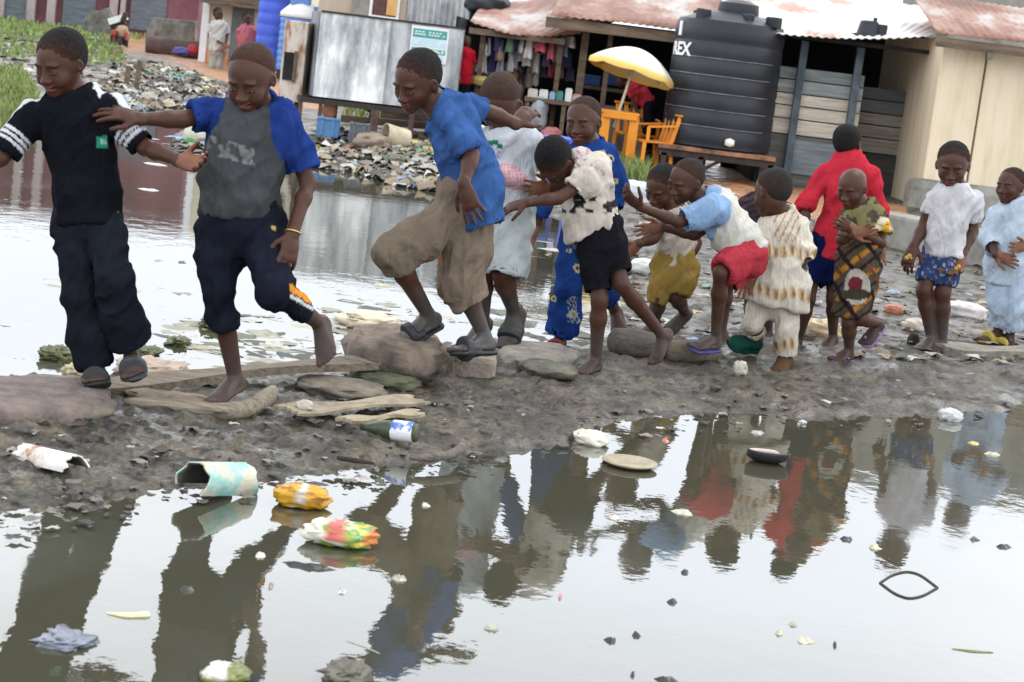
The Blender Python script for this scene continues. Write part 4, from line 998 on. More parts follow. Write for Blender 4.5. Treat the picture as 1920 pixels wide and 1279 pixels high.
person('small child in pale blue kaftan and trousers with yellow slippers', YF(1882, 648, .06),
       head=(1894, 349, 74, -46, 6, 3, 0), neck=(1900, 382, .02), nbase=4,
       torso=[(1903, 378, .02, 18, .32), (1900, 400, .02, 40, .42), (1897, 440, .02, 40, .46), (1890, 485, .02, 41, .50), (1884, 532, .02, 46, .52)],
       arms=[([(1866, 404, .02), (1855, 452, -.02), (1868, 478, -.12), (1884, 484, -.13)], dict(curl=25), (1.5, 20, 18)), ([(1934, 404, .02), (1948, 452, .0), (1924, 462, -.12), (1908, 464, -.14)], dict(curl=25), (1.0, 20, 20))],
       legs=[[(1872, 525, .0), (1871, 572, -.02), (1872, 618, .03), (1848, 634, -.03)], [(1902, 525, .0), (1898, 578, -.03), (1894, 630, .02), (1872, 648, -.06)]],
       pants=dict(waist=[(1886, 500, .02, 38, .44), (1886, 525, .02, 40, .46)], legs=[[(0, 24), (.5, 22), (1, 21), (1.8, 20)], [(0, 26), (.5, 25), (1, 25), (1.75, 25)]], col=solid((.40, .49, .60), .08, 3), amp=.008),
       shirt=dict(col=solid((.47, .55, .64), .07, 3), amp=.011), seed=14, hair=(.013, .012, .012), hair_t=.014, shirt_name='kaftan', shoes=[(0, 'slide', (.42, .33, .05)), (1, 'slide', (.46, .36, .06))], muddy=.15)
for o in list(SC.objects):
    if o.get('category') == 'person': o['group'] = KIDS

# ------------------------------------------------------------------ people farther back
def bystander(label, Y, s, head, torso, arms, legs, pw, shirt_c, pants_c, seed, hair_t=.02, **kw):
    person(label, Y, head=head, neck=torso[0][:2]+(0,), torso=torso, arms=arms, legs=legs, pants=dict(waist=pw[0], legs=pw[1], col=solid(pants_c), amp=.012),
           shirt=dict(col=solid(shirt_c), amp=.014), hv=.011, bv=.018, gv=.014, seed=seed, hair_t=hair_t, muddy=.1, **kw)
YM = 36.0
bystander('man in pale loose shirt and light trousers standing by the peach building corner', YM, 1, (409, 27, 27, 40, 6, 2),
          [(411, 41, 0, 7, .36), (410, 50, 0, 19, .44), (409, 70, 0, 17, .5), (408, 96, 0, 18, .5)],
          [([(396, 51, .1), (392, 68, .1), (420, 84, -.3), (426, 87, -.32)], dict(curl=20), (.8, 7, 6)), ([(424, 51, .1), (426, 70, 0), (423, 86, -.3), (420, 90, -.3)], dict(curl=20), (.8, 7, 6))],
          [[(402, 95, 0), (398, 122, -.02), (396, 150, .02), (391, 155, -.12)], [(414, 95, 0), (412, 122, -.02), (408, 150, .05), (404, 155, -.1)]],
          ([(408, 88, 0, 14, .45), (408, 98, 0, 15, .46)], [[(0, 9), (1, 8), (1.85, 7)], [(0, 9), (1, 8), (1.8, 7)]]), (.55, .54, .50), (.40, .38, .32), 21)
bystander('person in pink shirt standing beside the tall blue tank', YM+.6, 1, (463, 36, 25, 30, 0, 2),
          [(462, 48, 0, 6, .36), (462, 56, 0, 16, .44), (461, 74, 0, 15, .5), (459, 95, 0, 16, .5)],
          [([(448, 57, 0), (447, 76, .1), (448, 92, -.1), (448, 96, -.1)], dict(curl=20), (.8, 6, 5.5)), ([(475, 57, 0), (477, 76, .1), (475, 92, 0), (474, 96, 0)], dict(curl=20), (.8, 6, 5.5))],
          [[(454, 95, 0), (452, 120, -.02), (450, 146, .02), (446, 151, -.12)], [(465, 95, 0), (463, 120, -.02), (460, 146, .05), (456, 151, -.1)]],
          ([(459, 88, 0, 13, .45), (459, 97, 0, 13, .46)], [[(0, 8), (1, 7), (1.85, 6)], [(0, 8), (1, 7), (1.85, 6)]]), (.58, .18, .20), (.06, .06, .08), 22)
bystander('man in long red shirt leaning beside the galvanised tank', 22.75, 1, (876, 78, 24, 20, 0, 2),
          [(875, 90, 0, 6, .36), (873, 99, 0, 16, .42), (871, 125, 0, 15, .46), (869, 158, 0, 15, .46)],
          [([(860, 101, 0), (858, 122, .1), (860, 142, -.1), (861, 148, -.1)], dict(curl=20), (.8, 7, 6)), ([(887, 101, 0), (890, 122, .1), (887, 142, 0), (886, 148, 0)], dict(curl=20), (.8, 7, 6))],
          [[(863, 158, 0), (862, 185, -.02), (860, 215, .02), (856, 220, -.1)], [(875, 158, 0), (874, 185, -.02), (872, 215, .05), (868, 220, -.1)]],
          ([(869, 150, 0, 13, .45), (869, 160, 0, 13, .46)], [[(0, 8), (1, 7), (1.9, 6)], [(0, 8), (1, 7), (1.9, 6)]]), (.50, .015, .03), (.012, .012, .02), 23)
bystander('person in red shirt bending over the orange table under the umbrella', 22.35, 1, (1164, 152, 24, -60, 40, 0),
          [(1178, 158, 0, 7, .36), (1188, 164, 0, 16, .42), (1202, 178, 0, 17, .46), (1216, 194, 0, 15, .46)],
          [([(1184, 172, -.15), (1190, 200, -.2), (1203, 226, -.25), (1205, 231, -.25)], dict(curl=20), (.45, 7, 6)), ([(1190, 166, .15), (1186, 190, .1), (1184, 210, 0), (1183, 216, 0)], dict(curl=20), (.45, 7, 6))],
          [[(1216, 198, -.1), (1214, 238, -.1), (1218, 282, .02), (1210, 288, -.1)], [(1222, 198, .1), (1222, 238, .02), (1226, 282, .12), (1218, 288, 0)]],
          ([(1214, 190, 0, 13, .45), (1219, 200, 0, 14, .46)], [[(0, 10), (1, 9), (1.9, 8)], [(0, 10), (1, 9), (1.9, 8)]]), (.50, .04, .06), (.012, .012, .02), 24)
bystander('woman in tan patterned wrap sitting inside the dark market stall', 23.6, 1, (958, 106, 22, 10, 0, 0),
          [(957, 117, 0, 6, .36), (957, 126, 0, 16, .42), (959, 142, 0, 15, .46), (961, 160, 0, 19, .5)],
          [([(944, 128, 0), (942, 143, -.1), (952, 154, -.3), (958, 156, -.3)], dict(curl=20), (.5, 6, 6)), ([(971, 128, 0), (976, 144, -.1), (968, 155, -.3), (962, 157, -.3)], dict(curl=20), (.5, 6, 6))],
          [[(953, 160, 0), (950, 168, -.5), (950, 205, -.4), (947, 210, -.5)], [(968, 160, 0), (972, 168, -.5), (970, 205, -.4), (968, 210, -.5)]],
          ([(960, 154, 0, 15, .5), (960, 162, -.1, 17, .5)], [[(0, 10), (1, 10), (1.6, 9)], [(0, 10), (1, 10), (1.6, 9)]]), (.30, .20, .12), (.22, .15, .09), 25)
# ------------------------------------------------------------------ buildings and yard behind
def SX(Y, w): return w*Y/FL          # photo pixels to metres at distance Y (close enough for sizes)
WOODG = mat('grey_planks', [(.40, .385, .36), (.74, .71, .66)], scale=3, stretch=(.6, 8, 8), rough=.85, bump=.3, attr=True)
RUST = mat('rusty_roof', [(.42, .39, .37), (.31, .18, .13), (.20, .075, .045), (.13, .055, .035)], scale=1.1, stretch=(1, .45, .45), rough=.6, bump=.15, lo=.36, hi=.62)
RUSTW = mat('white_rusty_roof', [(.78, .78, .78), (.70, .68, .66), (.66, .62, .58), (.38, .17, .10), (.25, .10, .06)], scale=.8, stretch=(1, .35, .35), rough=.45, bump=.1, lo=.30, hi=.68)
DARKM = mat('dark_metal', [(.018, .016, .015), (.05, .035, .028)], scale=7, rough=.7, bump=.2)
ZINC = mat('zinc_sheet', [(.20, .21, .22), (.34, .35, .36), (.50, .51, .51), (.72, .72, .71)], scale=1.5, stretch=(2.4, 1, .8), rough=.5, metal=.1, bump=.5, bscale=2.6, attr=True, lo=.34, hi=.60)
CONC = mat('concrete', [(.14, .135, .115), (.26, .25, .22), (.33, .31, .27)], scale=2.5, rough=.9, bump=.3)
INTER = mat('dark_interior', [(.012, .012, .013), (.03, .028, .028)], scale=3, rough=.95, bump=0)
BLUEP = mat('blue_plastic', [(.055, .10, .58), (.07, .14, .66)], scale=3, rough=.45, bump=.03)
LBLUEP = mat('faded_blue_plastic', [(.08, .19, .50), (.14, .28, .60)], scale=3, rough=.5, bump=.03)
BLACKP = mat('black_plastic', [(.009, .011, .016), (.020, .023, .031)], scale=2, rough=.45, bump=.04)
ORANGEP = mat('orange_plastic', [(.70, .23, .012), (.80, .30, .02)], scale=4, rough=.42, bump=.03)
WOODB = mat('brown_timber', [(.09, .06, .042), (.20, .145, .10)], scale=3, stretch=(1, 6, 6), rough=.85, bump=.3)
def corrug(name, A, B, C, D, material, parent=None, pitch=.09, amp=.008, n=None, sag=0.0, thick=.006, cut=0.0):
    """corrugated sheet roof: A-B is the eave (left to right), D-C the upper edge"""
    A, B, C, D = [np.asarray(v, float) for v in (A, B, C, D)]; L = np.linalg.norm(B-A); nu = n or int(max(12, L/pitch*4)); nv = 10
    up = nrm(np.cross(B-A, D-A)); up = up if up[2] > 0 else -up
    r = np.random.default_rng(int(L*100) % 97)
    rag = fbm(np.stack([np.linspace(0, 1, nu)*L*4, np.zeros(nu), np.zeros(nu)], 1), 2, 5)-.5
    def fn(u, v):
        p = (A*(1-u)+B*u)*(1-v)+(D*(1-u)+C*u)*v; i = int(round(u*(nu-1)))
        if v == 0: p = p+(A-D)/np.linalg.norm(A-D)*rag[i]*cut
        return p+up*(amp*math.sin(u*L/pitch*2*math.pi)+.02*math.sin(u*L*1.7+v*2)-sag*math.sin(math.pi*u)*(1-v))
    mb = MB(); mb.grid(fn, nu, nv, thick); return mb.build(name, material, parent, smooth=True)

# --- peach/yellow house at the right
Yw = YFz = float(gp(1713, 402, .08)[1])
xl = wd(1745, 240, Yw)[0]; zt = wd(1785, 72, Yw)[2]; xr = xl+6.5
h = empty('yellow_house', (xl, Yw, 0), 'cream yellow rendered house wall with rusty iron roof', 'house'); h['_base'] = [xl, Yw, 0]
YELL = mat('cream_render', [(.52, .41, .26), (.70, .58, .40), (.78, .67, .49)], scale=2.2, stretch=(2.6, 2.6, .35), rough=.9, bump=.12, lo=.25, hi=.55)
xs = wd(1838, 190, Yw)[0]
MB().box(((xl+xs)/2-.006, Yw+2, zt/2-.15), (xs-xl-.012, 4, zt+.3)).box(((xs+xr)/2+.006, Yw+2.01, zt/2-.15), (xr-xs-.012, 4, zt+.3)).build('wall', YELL, h, bevel=.015)
pz = wd(1720, 335, Yw-.3)[2]
MB().box(((xl+xr)/2-.15, Yw-.16, pz/2-.2), (xr-xl+.10, .31, pz+.4)).build('plinth', CONC, h, bevel=.09)
e0, e1 = wd(1757, 72, Yw-.35), wd(1960, 92, Yw-.35); e1 = e0+(e1-e0)*1.6; e1[2] = e0[2]; e1[1] = e0[1]
corrug('roof', e0+[0, 0, .05], e1+[0, 0, .05], e1+[.2, 3.2, .62], e0+[.2, 3.2, .62], RUST, h, cut=.2)
MB().box(((e0+e1)/2+[0, .03, -.035]), (np.linalg.norm(e1-e0), .05, .10)).build('fascia', WOODB, h)
MB().tube([(xs+.02, Yw-.03, zt-.02), (xs+.02, Yw-.04, zt-.18)], .035, 8).build('roof_hook', mat('pale_metal', (.5, .48, .45)), h, smooth=True)
# --- plank hut with the wide white and rusty roof
Yh = Yw+1.1
hx0, hx1 = wd(1432, 250, Yh)[0], xl+.35
hu = empty('plank_hut', (hx0, Yh, 0), 'open fronted plank hut under a wide white and rust streaked iron roof', 'hut'); hu['_base'] = [hx0, Yh, 0]
def zat(px, py, Y): return wd(px, py, Y)[2]
xm_ = wd(1606, 250, Yh)[0]
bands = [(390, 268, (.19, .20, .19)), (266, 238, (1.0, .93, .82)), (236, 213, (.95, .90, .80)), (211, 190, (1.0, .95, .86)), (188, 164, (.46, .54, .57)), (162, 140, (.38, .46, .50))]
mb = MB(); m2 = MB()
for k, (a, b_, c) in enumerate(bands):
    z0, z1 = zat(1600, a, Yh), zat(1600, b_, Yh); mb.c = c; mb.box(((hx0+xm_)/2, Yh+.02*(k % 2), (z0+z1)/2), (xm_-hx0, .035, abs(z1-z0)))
    m2.c = tuple(np.array(c)*.40); m2.box(((xm_+hx1)/2, Yh+.62+.02*(k % 2), (z0+z1)/2-.12), (hx1-xm_, .035, abs(z1-z0)))  # right-hand boards darkened, the recess's shade put into their colour
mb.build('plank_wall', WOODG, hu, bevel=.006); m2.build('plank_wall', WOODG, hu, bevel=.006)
mb = MB(); mb.c = (.32, .38, .43)
mb.box(((wd(1475, 300, Yh)[0]+wd(1590, 320, Yh)[0])/2, Yh-.03, zat(1540, 300, Yh)), (SX(Yh, 125), .012, SX(Yh, 62))).build('tin_patch', WOODG, hu)
mb = MB(); pt_ = wd(1600, 88, Yh-.1)[2]
for px_ in (1500, 1606, 1745):
    x = wd(px_, 150, Yh-.1)[0]; mb.box((x, Yh-.08, pt_/2), (.085, .085, pt_))
mb.build('post', mat('blue_grey_paint', [(.05, .075, .10), (.12, .15, .17)], scale=6), hu)
he = wd(1600, 70, Yh-.7)[2]+.10
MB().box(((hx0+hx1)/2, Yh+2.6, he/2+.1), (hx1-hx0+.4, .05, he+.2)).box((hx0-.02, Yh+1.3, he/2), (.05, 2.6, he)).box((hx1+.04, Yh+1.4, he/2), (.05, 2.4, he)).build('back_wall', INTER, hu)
Ye = Yh-.7
A, B = wd(1462, 68, Ye), wd(1775, 62, Ye)
Dd, Cc = wd(1480, 2, Ye+5.2), wd(1840, 30, Ye+5.2)
corrug('roof', A+np.array([-.4, 0, .03]), B, Cc+np.array([.6, 0, .1]), Dd+np.array([-1.0, 0, .1]), RUSTW, hu, sag=.10, cut=.12, pitch=.09, amp=.009)
MB().box((A+B)/2+[0, .35, -.10], (np.linalg.norm(B-A), .05, .05)).build('rafter', INTER, hu)
c = wd(1626, 72, Ye+.5); c[2] += .01; s = SX(Ye, 1)
lid = empty('roof_cap', c, 'black plastic drum cap left lying on the white roof', 'cap'); lid['_base'] = list(map(float, c))
MB().lathe(c, [(s*32, 0), (s*31, s*5), (s*22, s*7), (s*17, s*30), (s*8, s*32), (.001, s*32)], 20).build('cap_body', BLACKP, lid, smooth=True, auto=True)
MB().box(c+[s*22, .02, s*16], (s*24, s*22, s*22)).box(c+[s*10, 0, s*34], (s*7, s*7, s*9)).build('handle', BLACKP, lid, bevel=.01)
wy = Ye+7.5; a, b_ = wd(1690, 30, wy), wd(2050, 60, wy)
MB().box(((a[0]+b_[0])/2+1, wy, a[2]/2+1), (b_[0]-a[0]+2, .2, a[2]+2.4)).build('concrete_wall', CONC, None, bevel=.02)
tag(SC.objects[-1] if False else bpy.data.objects['concrete_wall'], 'plain grey concrete wall rising behind the white roof', 'wall')
# --- black water tank on its stand
Yt = float(gp(1300, 347, .1)[1])+.72; tc_ = wd(1357, 150, Yt); r_ = SX(Yt, 101)
zb, ztp = wd(1343, 279, Yt-.3)[2], wd(1374, 44, Yt)[2]
tk = empty('water_tank', (tc_[0], Yt, zb), 'large black ribbed plastic water tank with white lettering', 'water tank'); tk['_base'] = [tc_[0], Yt, zb]
H_ = ztp-zb; prof = [(r_*.96, 0), (r_*.99, .02)]
nb = 7
for k in range(nb):
    z0 = H_*(.02+.94*k/nb); z1 = H_*(.02+.94*(k+1)/nb); prof += [(r_*.985, z0+.015), (r_, z0+.05), (r_, z1-.02), (r_*.988, z1-.006)]
prof += [(r_*.985, H_*.97), (r_*.95, H_), (r_*.80, H_*1.025), (r_*.6, H_*1.06), (r_*.4, H_*1.085), (.001, H_*1.09)]
MB().lathe((tc_[0], Yt, zb), prof, 56).build('body', BLACKP, tk, smooth=True, auto=True)
mb = MB()
for k in range(1, nb-1): 
    z0 = H_*(.02+.94*(k+.0)/nb)+.02
    mb.tube([(tc_[0]+r_*1.0*math.cos(a), Yt+r_*1.0*math.sin(a), zb+z0) for a in np.linspace(math.pi*1.02, math.pi*1.78, 40)], .0045, 4)
mb.build('seam', mat('pale_scuff', [(.12, .13, .15), (.34, .36, .38)], scale=6, bump=0), tk, smooth=True)
MB().lathe((tc_[0]+.06, Yt, zb+H_*1.06), [(r_*.37, 0), (r_*.38, .05), (r_*.36, .14), (r_*.2, .18), (.001, .19)], 28).build('lid', BLACKP, tk, smooth=True, auto=True)
for a, rr in ((-2.3, .86), (-1.25, .70), (-.75, .95), (2.2, .9), (.9, .9)):
    MB().box((tc_[0]+r_*rr*math.cos(a), Yt+r_*rr*math.sin(a)*.9, zb+H_*1.035), (.17, .10, .13), rz=a).build('lug', BLACKP, tk, bevel=.015)
MB().lathe((tc_[0]+.10, Yt-r_-.03, zb+.10), [(.001, -.05), (.055, -.03), (.055, .03), (.001, .05)], 12).build('outlet', mat('white_plastic', (.75, .73, .66), rough=.4), tk, smooth=True)
def text_on_cyl(txt, size, a0, z, name, parent, material, cx, cy, r):
    cu = bpy.data.curves.new(name, 'FONT'); cu.body = txt; cu.size = size; cu.extrude = .003; cu.offset = .006; ob = bpy.data.objects.new(name, cu); COL.objects.link(ob)
    me = bpy.data.meshes.new_from_object(ob.evaluated_get(bpy.context.evaluated_depsgraph_get())); COL.objects.unlink(ob); bpy.data.objects.remove(ob)
    V = np.array([v.co[:] for v in me.vertices]); F = [tuple(p.vertices) for p in me.polygons]; bpy.data.meshes.remove(me)
    a = a0+V[:, 0]/r; rr = r+.006+V[:, 2]
    return mk(name, np.stack([cx+rr*np.cos(a), cy+rr*np.sin(a), z+V[:, 1]], 1), F, material, parent, smooth=False)
WHITE = mat('white_paint', [(.70, .70, .70), (.82, .82, .82)], scale=10, rough=.6, bump=0)
zt_ = wd(1285, 103, Yt-r_*.6)[2]
text_on_cyl('REX', SX(Yt, 33), math.pi*1.055, zt_, 'lettering', tk, WHITE, tc_[0], Yt, r_)
MB().box((tc_[0]-r_*.93, Yt-r_*.38, wd(1277, 52, Yt-.3)[2]), (.012, .06, SX(Yt, 26)), rz=.35).build('white_mark', WHITE, tk)
st = empty('tank_stand', (tc_[0], Yt, 0), 'dark iron stand with timber deck carrying the black tank', 'stand'); st['_base'] = [tc_[0], Yt, 0]
MB().box((tc_[0]-.02, Yt, zb-.03), (r_*2.12, r_*2.0, .05)).build('deck', mat('rusty_timber', [(.07, .05, .04), (.28, .13, .07), (.36, .20, .12)], scale=4), st, bevel=.008)
MB().box((tc_[0]-.02, Yt-r_*.9, zb-.095), (r_*2.1, .06, .07)).box((tc_[0]-.02, Yt+r_*.9, zb-.095), (r_*2.1, .06, .07)).box((tc_[0]-r_, Yt, zb-.1), (.06, r_*1.8, .07)).box((tc_[0]+r_*.98, Yt, zb-.1), (.06, r_*1.8, .07)).build('frame', DARKM, st)
for x, y in ((-.97, -.9), (-.30, -.9), (.96, -.9), (-.97, .85), (-.1, .85), (.96, .85)):
    MB().box((tc_[0]+x*r_, Yt+y*r_, (zb-.1)/2-.02), (.06, .06, zb-.06)).build('leg', DARKM, st)
MB().bar((tc_[0]-.30*r_, Yt-.9*r_, .25), (tc_[0]+.05*r_, Yt-.88*r_, zb-.12), .035).bar((tc_[0]-.30*r_, Yt-.9*r_, .05), (tc_[0]+.45*r_, Yt-.95*r_, .05), .05).build('brace', DARKM, st)
# --- market shed
Ym = float(gp(1085, 300, .12)[1])
sh = empty('market_shed', (wd(1085, 200, Ym)[0], Ym, 0), 'open market shed with rusty sagging iron roof and timber posts', 'shed'); sh['_base'] = [float(sh.location[0]), Ym, 0]
A, B = wd(880, 46, Ym-.3), wd(1062, 58, Ym-.3); A[2] = B[2] = (A[2]+B[2])/2; 
D_, C_ = wd(905, 8, Ym+3.6), wd(1330, -12, Ym+3.6)
corrug('roof', A, B+[.15, 0, 0], C_+[0, 0, .1], D_, RUST, sh, sag=.10, cut=.25)
A2, B2 = wd(1040, 34, Ym-.6), wd(1290, 66, Ym-.6); zz = (A2[2]+B2[2])/2; A2[2] = B2[2] = zz
corrug('roof', A2+[-.05, -.1, .03], B2+[.3, -.1, .03], wd(1330, -6, Ym+3.4)+[.2, 0, .2], wd(1062, -8, Ym+3.4)+[0, 0, .2], RUST, sh, cut=.08)
MB().box((A2+B2)/2+[.05, 0, -.05], (B2[0]-A2[0]+.3, .05, .12)).build('fascia', WOODB, sh)
MB().box((A+B)/2+[0, .12, -.10], (B[0]-A[0], .06, .07)).build('beam', WOODB, sh)
mb_ = [(1084, .09, 310, 48), (1131, .06, 300, 50), (1040, .06, 300, 55), (893, .06, 240, 55), (1255, .07, 300, 66)]
for px_, w, y1, y0 in mb_:
    x = wd(px_, 180, Ym)[0]; hp_ = zz-.02 if px_ > 1060 else A[2]-.12; MB().box((x, Ym, hp_/2), (w, w, hp_)).build('post', WOODB, sh)
xa, xb = wd(872, 100, Ym+3)[0], wd(1300, 120, Ym+3)[0]
he = A[2]+.05
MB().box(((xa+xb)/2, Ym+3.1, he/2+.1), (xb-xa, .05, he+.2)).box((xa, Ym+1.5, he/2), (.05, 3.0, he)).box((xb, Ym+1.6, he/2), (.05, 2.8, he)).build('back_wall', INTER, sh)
MB().box((wd(1165, 245, Ym+.5)[0], Ym+.55, .36), (SX(Ym, 95), .12, .9)).build('counter', CONC, sh, bevel=.02)
HC = [(.45, .40, .40), (.30, .12, .10), (.10, .10, .14), (.04, .045, .08), (.55, .50, .48), (.14, .22, .14), (.38, .28, .22), (.48, .10, .12), (.30, .30, .36), (.06, .05, .05), (.05, .05, .12)]
rr = np.random.default_rng(5); k = 0
hang_desc = {0: 'pale', 1: 'brick red', 2: 'slate', 3: 'navy', 4: 'off-white', 5: 'green', 6: 'tan', 7: 'crimson', 8: 'lilac grey', 9: 'black', 10: 'dark blue'}
for row, (py0, yoff, n) in enumerate(((66, .02, 15), (92, .35, 15), (118, .8, 14))):
    for j in range(n):
        px_ = 905+j*(1078-905)/n+rr.random()*9; Yq = Ym+yoff+rr.random()*.15; L_ = SX(Ym, 18+rr.random()*24); w = SX(Ym, 5+rr.random()*7); p = wd(px_, py0+rr.random()*10, Yq); ci = int(rr.integers(0, len(HC))); s0 = rr.random()*9
        if row == 0 and j in (6, 7): ci = 4
        mb = MB(); mb.c = tuple(np.minimum(np.array(HC[ci])*(1.3+.6*rr.random()), .9))
        def fn(u, v): return p+np.array([(u-.5)*2*w*(.55+.45*v), .03*math.sin(u*7+s0)+.02*math.sin(v*5+s0), -v*L_*(1+.06*math.sin(u*9+s0))])
        mb.grid(fn, 6, 8, .008); o = mb.build('hanging_cloth', FABRIC, None, smooth=True)
        tag(o, '%s cloth strip hanging in the dark market shed, %s row' % (hang_desc[ci], ('front', 'middle', 'rear')[row]), 'cloth', 'cloths and packets hung for sale in the market shed'); k += 1
# goods table
Yg = Ym-.35; tx = wd(1040, 190, Yg); tz = wd(1040, 186, Yg)[2]
tb = empty('goods_table', (tx[0], Yg, 0), 'rough timber table loaded with cartons at the market shed', 'table'); tb['_base'] = [tx[0], Yg, 0]
MB().box((tx[0], Yg, tz-.03), (SX(Yg, 112), .6, .05)).build('tabletop', WOODB, tb, bevel=.006)
for dx in (-50, 18, 52):
    for dy in (-.25, .25): MB().box((tx[0]+SX(Yg, dx), Yg+dy, tz/2-.03), (.05, .05, tz-.06)).build('leg', WOODB, tb)
for dx, w, hgt, c, d in ((-42, 20, 13, (.62, .52, .46), 'pinkish'), (-22, 18, 14, (.72, .72, .70), 'white'), (-6, 12, 12, (.30, .42, .58), 'pale blue'), (8, 14, 15, (.05, .25, .22), 'teal green'), (24, 14, 22, (.80, .80, .80), 'tall white'), (40, 18, 13, (.60, .42, .36), 'salmon')):
    mb = MB(); mb.c = c; x = tx[0]+SX(Yg, dx); z0 = tz-.005
    mb.box((x, Yg-.08, z0+SX(Yg, hgt)/2), (SX(Yg, w-1.5), .25, SX(Yg, hgt))).box((x, Yg-.08, z0+SX(Yg, hgt)+.008), (SX(Yg, w-4), .22, .012))
    tag(mb.build('carton', PAINTED, None, bevel=.008), d+' carton standing on the goods table', 'carton', 'cartons on the market table')
for px_, l in ((1108, 'next to the thick shed post'), (1148, 'nearer the umbrella')):
    p = wd(px_, 152, Ym+.8); mb = MB(); mb.c = (.035, .085, .30); w = SX(Ym, 34)
    mb.box(p, (w, .3, SX(Ym, 16))).box(p+[0, 0, SX(Ym, 9)], (w*1.06, .33, .03)).box(p+[0, -.16, -.02], (w*.7, .02, .03))
    tag(mb.build('crate', PAINTED, None, bevel=.006), 'blue plastic crate on the shed shelf, '+l, 'crate', 'blue crates on the shed shelf')
MB().box((wd(1128, 163, Ym+.8)[0], Ym+.8, wd(1128, 162, Ym+.8)[2]-.03), (SX(Ym, 90), .4, .04)).build('shelf', WOODB, sh)
def bag(name, label, cat, px_, py, wpx, hpx, Y, c, seed, amp=.25, group=None, depth=None, colf=None, mt=None, base=False, rx=0, crumple=0):
    """lumpy closed form (sack, stone, crumpled packet) centred on a photo point at distance Y"""
    cen = wd(px_, py, Y); a, b_ = SX(Y, wpx)/2, SX(Y, hpx)/2; d = depth if depth else a*.8
    n, m_ = 28, 18; V = []
    for i in range(m_+1):
        th = math.pi*i/m_
        for j in range(n):
            ph = 2*math.pi*j/n; V.append((math.sin(th)*math.cos(ph), math.sin(th)*math.sin(ph), math.cos(th)))
    U = np.array(V); e = .8; U = np.sign(U)*np.abs(U)**e; f = 1+amp*2*(fbm(U*1.7+seed*7.3, 3, seed)-.5)+amp*.8*(1-np.abs(2*noise3(U*3.6+seed, seed+4)-1)-.5)
    if crumple: f = f+crumple*(1-np.abs(2*noise3(U*5.5+seed*3, seed+6)-1)-.6)+crumple*.7*(noise3(U*9+seed, seed+8)-.5)
    P = U*f[:, None]*np.array([a, d, b_]); rot = math.radians(rx); ca, sa = math.cos(rot), math.sin(rot)
    P = np.stack([P[:, 0]*ca-P[:, 2]*sa, P[:, 1], P[:, 0]*sa+P[:, 2]*ca], 1)+cen
    F = [(i*n+j, (i+1)*n+j, (i+1)*n+(j+1) % n, i*n+(j+1) % n) for i in range(m_) for j in range(n)]
    nz = fbm(U*2.5+seed, 3, seed+2)
    col = colf(U, nz, P) if colf else np.asarray(c)[None]*(.72+.56*nz[:, None])
    o = mk(name, P, np.array(F), mt or PAINTED, None, col=col, smooth=crumple < .15); return tag(o, label, cat, group)
bag('sack', 'grey translucent sack slumped under the goods table', 'sack', 1010, 214, 34, 62, Yg-.2, (.34, .37, .39), 3, .16, depth=.15)
bag('bundle', 'pink and red cloth bundle on the ground beside the goods table', 'bundle', 1034, 254, 38, 26, Yg-.5, (.45, .16, .16), 5, .3)
bag('bowl_of_goods', 'yellow and orange heap of goods at the market shed entrance', 'goods', 903, 152, 34, 18, Ym-.1, (.55, .42, .12), 6, .3)
# --- umbrella, orange furniture
Yu = Ym-1.4; foot = wd(1152, 236, Yu); top = wd(1197, 98, Yu+.1); ax = nrm(top-foot)
um = empty('market_umbrella', foot, 'white and yellow parasol tilted over the orange table', 'umbrella'); um['_base'] = list(map(float, foot))
MB().tube([foot-ax*.02, top], .016, 8).build('pole', mat('cream_pole', (.62, .55, .42)), um, smooth=True)
Ru = SX(Yu, 84); xx = nrm(np.cross([0, 1, 0], ax)); yv = np.cross(ax, xx); M3 = np.stack([xx, yv, ax], 1)
tilt = Matrix.Rotation(math.radians(1), 3, Vector(yv)); M3 = np.array(tilt) @ M3
V = []; F = []; C = []; nS, nR = 48, 9
for i in range(nR+1):
    q = i/nR
    for j in range(nS):
        a = 2*math.pi*j/nS; sc = 1-.07*abs(math.sin(a*4))*q; V.append((Ru*q*sc*math.cos(a), Ru*q*sc*math.sin(a), Ru*(.50*(1-q**1.9))))
        C.append(np.array([.84, .80, .70]) if q < .90 else np.array([.82, .62, .22]))  # white crown carries the blown-out top light; yellow rim is cloth colour
for j in range(nS):
    a = 2*math.pi*j/nS; sc = 1-.07*abs(math.sin(a*4)); V.append((Ru*1.0*sc*math.cos(a), Ru*1.0*sc*math.sin(a), -Ru*(.10+.03*abs(math.sin(a*4))))); C.append(np.array([.80, .50, .10]))
for i in range(nR+1):
    for j in range(nS): F.append((i*nS+j, i*nS+(j+1) % nS, (i+1)*nS+(j+1) % nS, (i+1)*nS+j))
V = np.array(V) @ M3.T+top-ax*Ru*.42; V2 = V-M3[:, 2]*.006
cano = mat('canopy_cloth', [(.93, .93, .93), (1, 1, 1)], scale=8, rough=.85, bump=.1, attr=True)
cano.node_tree.nodes['Principled BSDF'].inputs['Transmission Weight'].default_value = 0
mk('canopy', V, np.array(F), cano, um, col=np.array(C))
mb = MB()
for j in range(8):
    a = 2*math.pi*(j+.0)/8; pts = [np.array([Ru*q*math.cos(a), Ru*q*math.sin(a), Ru*(.50*(1-q**1.9))-.02]) @ M3.T+top-ax*Ru*.42 for q in (.1, .5, .98)]; mb.tube(pts, .006, 5)
mb.build('rib', mat('pale_metal', (.5, .48, .45)), um, smooth=True)
tx0, tx1 = wd(1128, 208, Yu)[0], wd(1198, 212, Yu)[0]; tz = wd(1162, 211, Yu)[2]
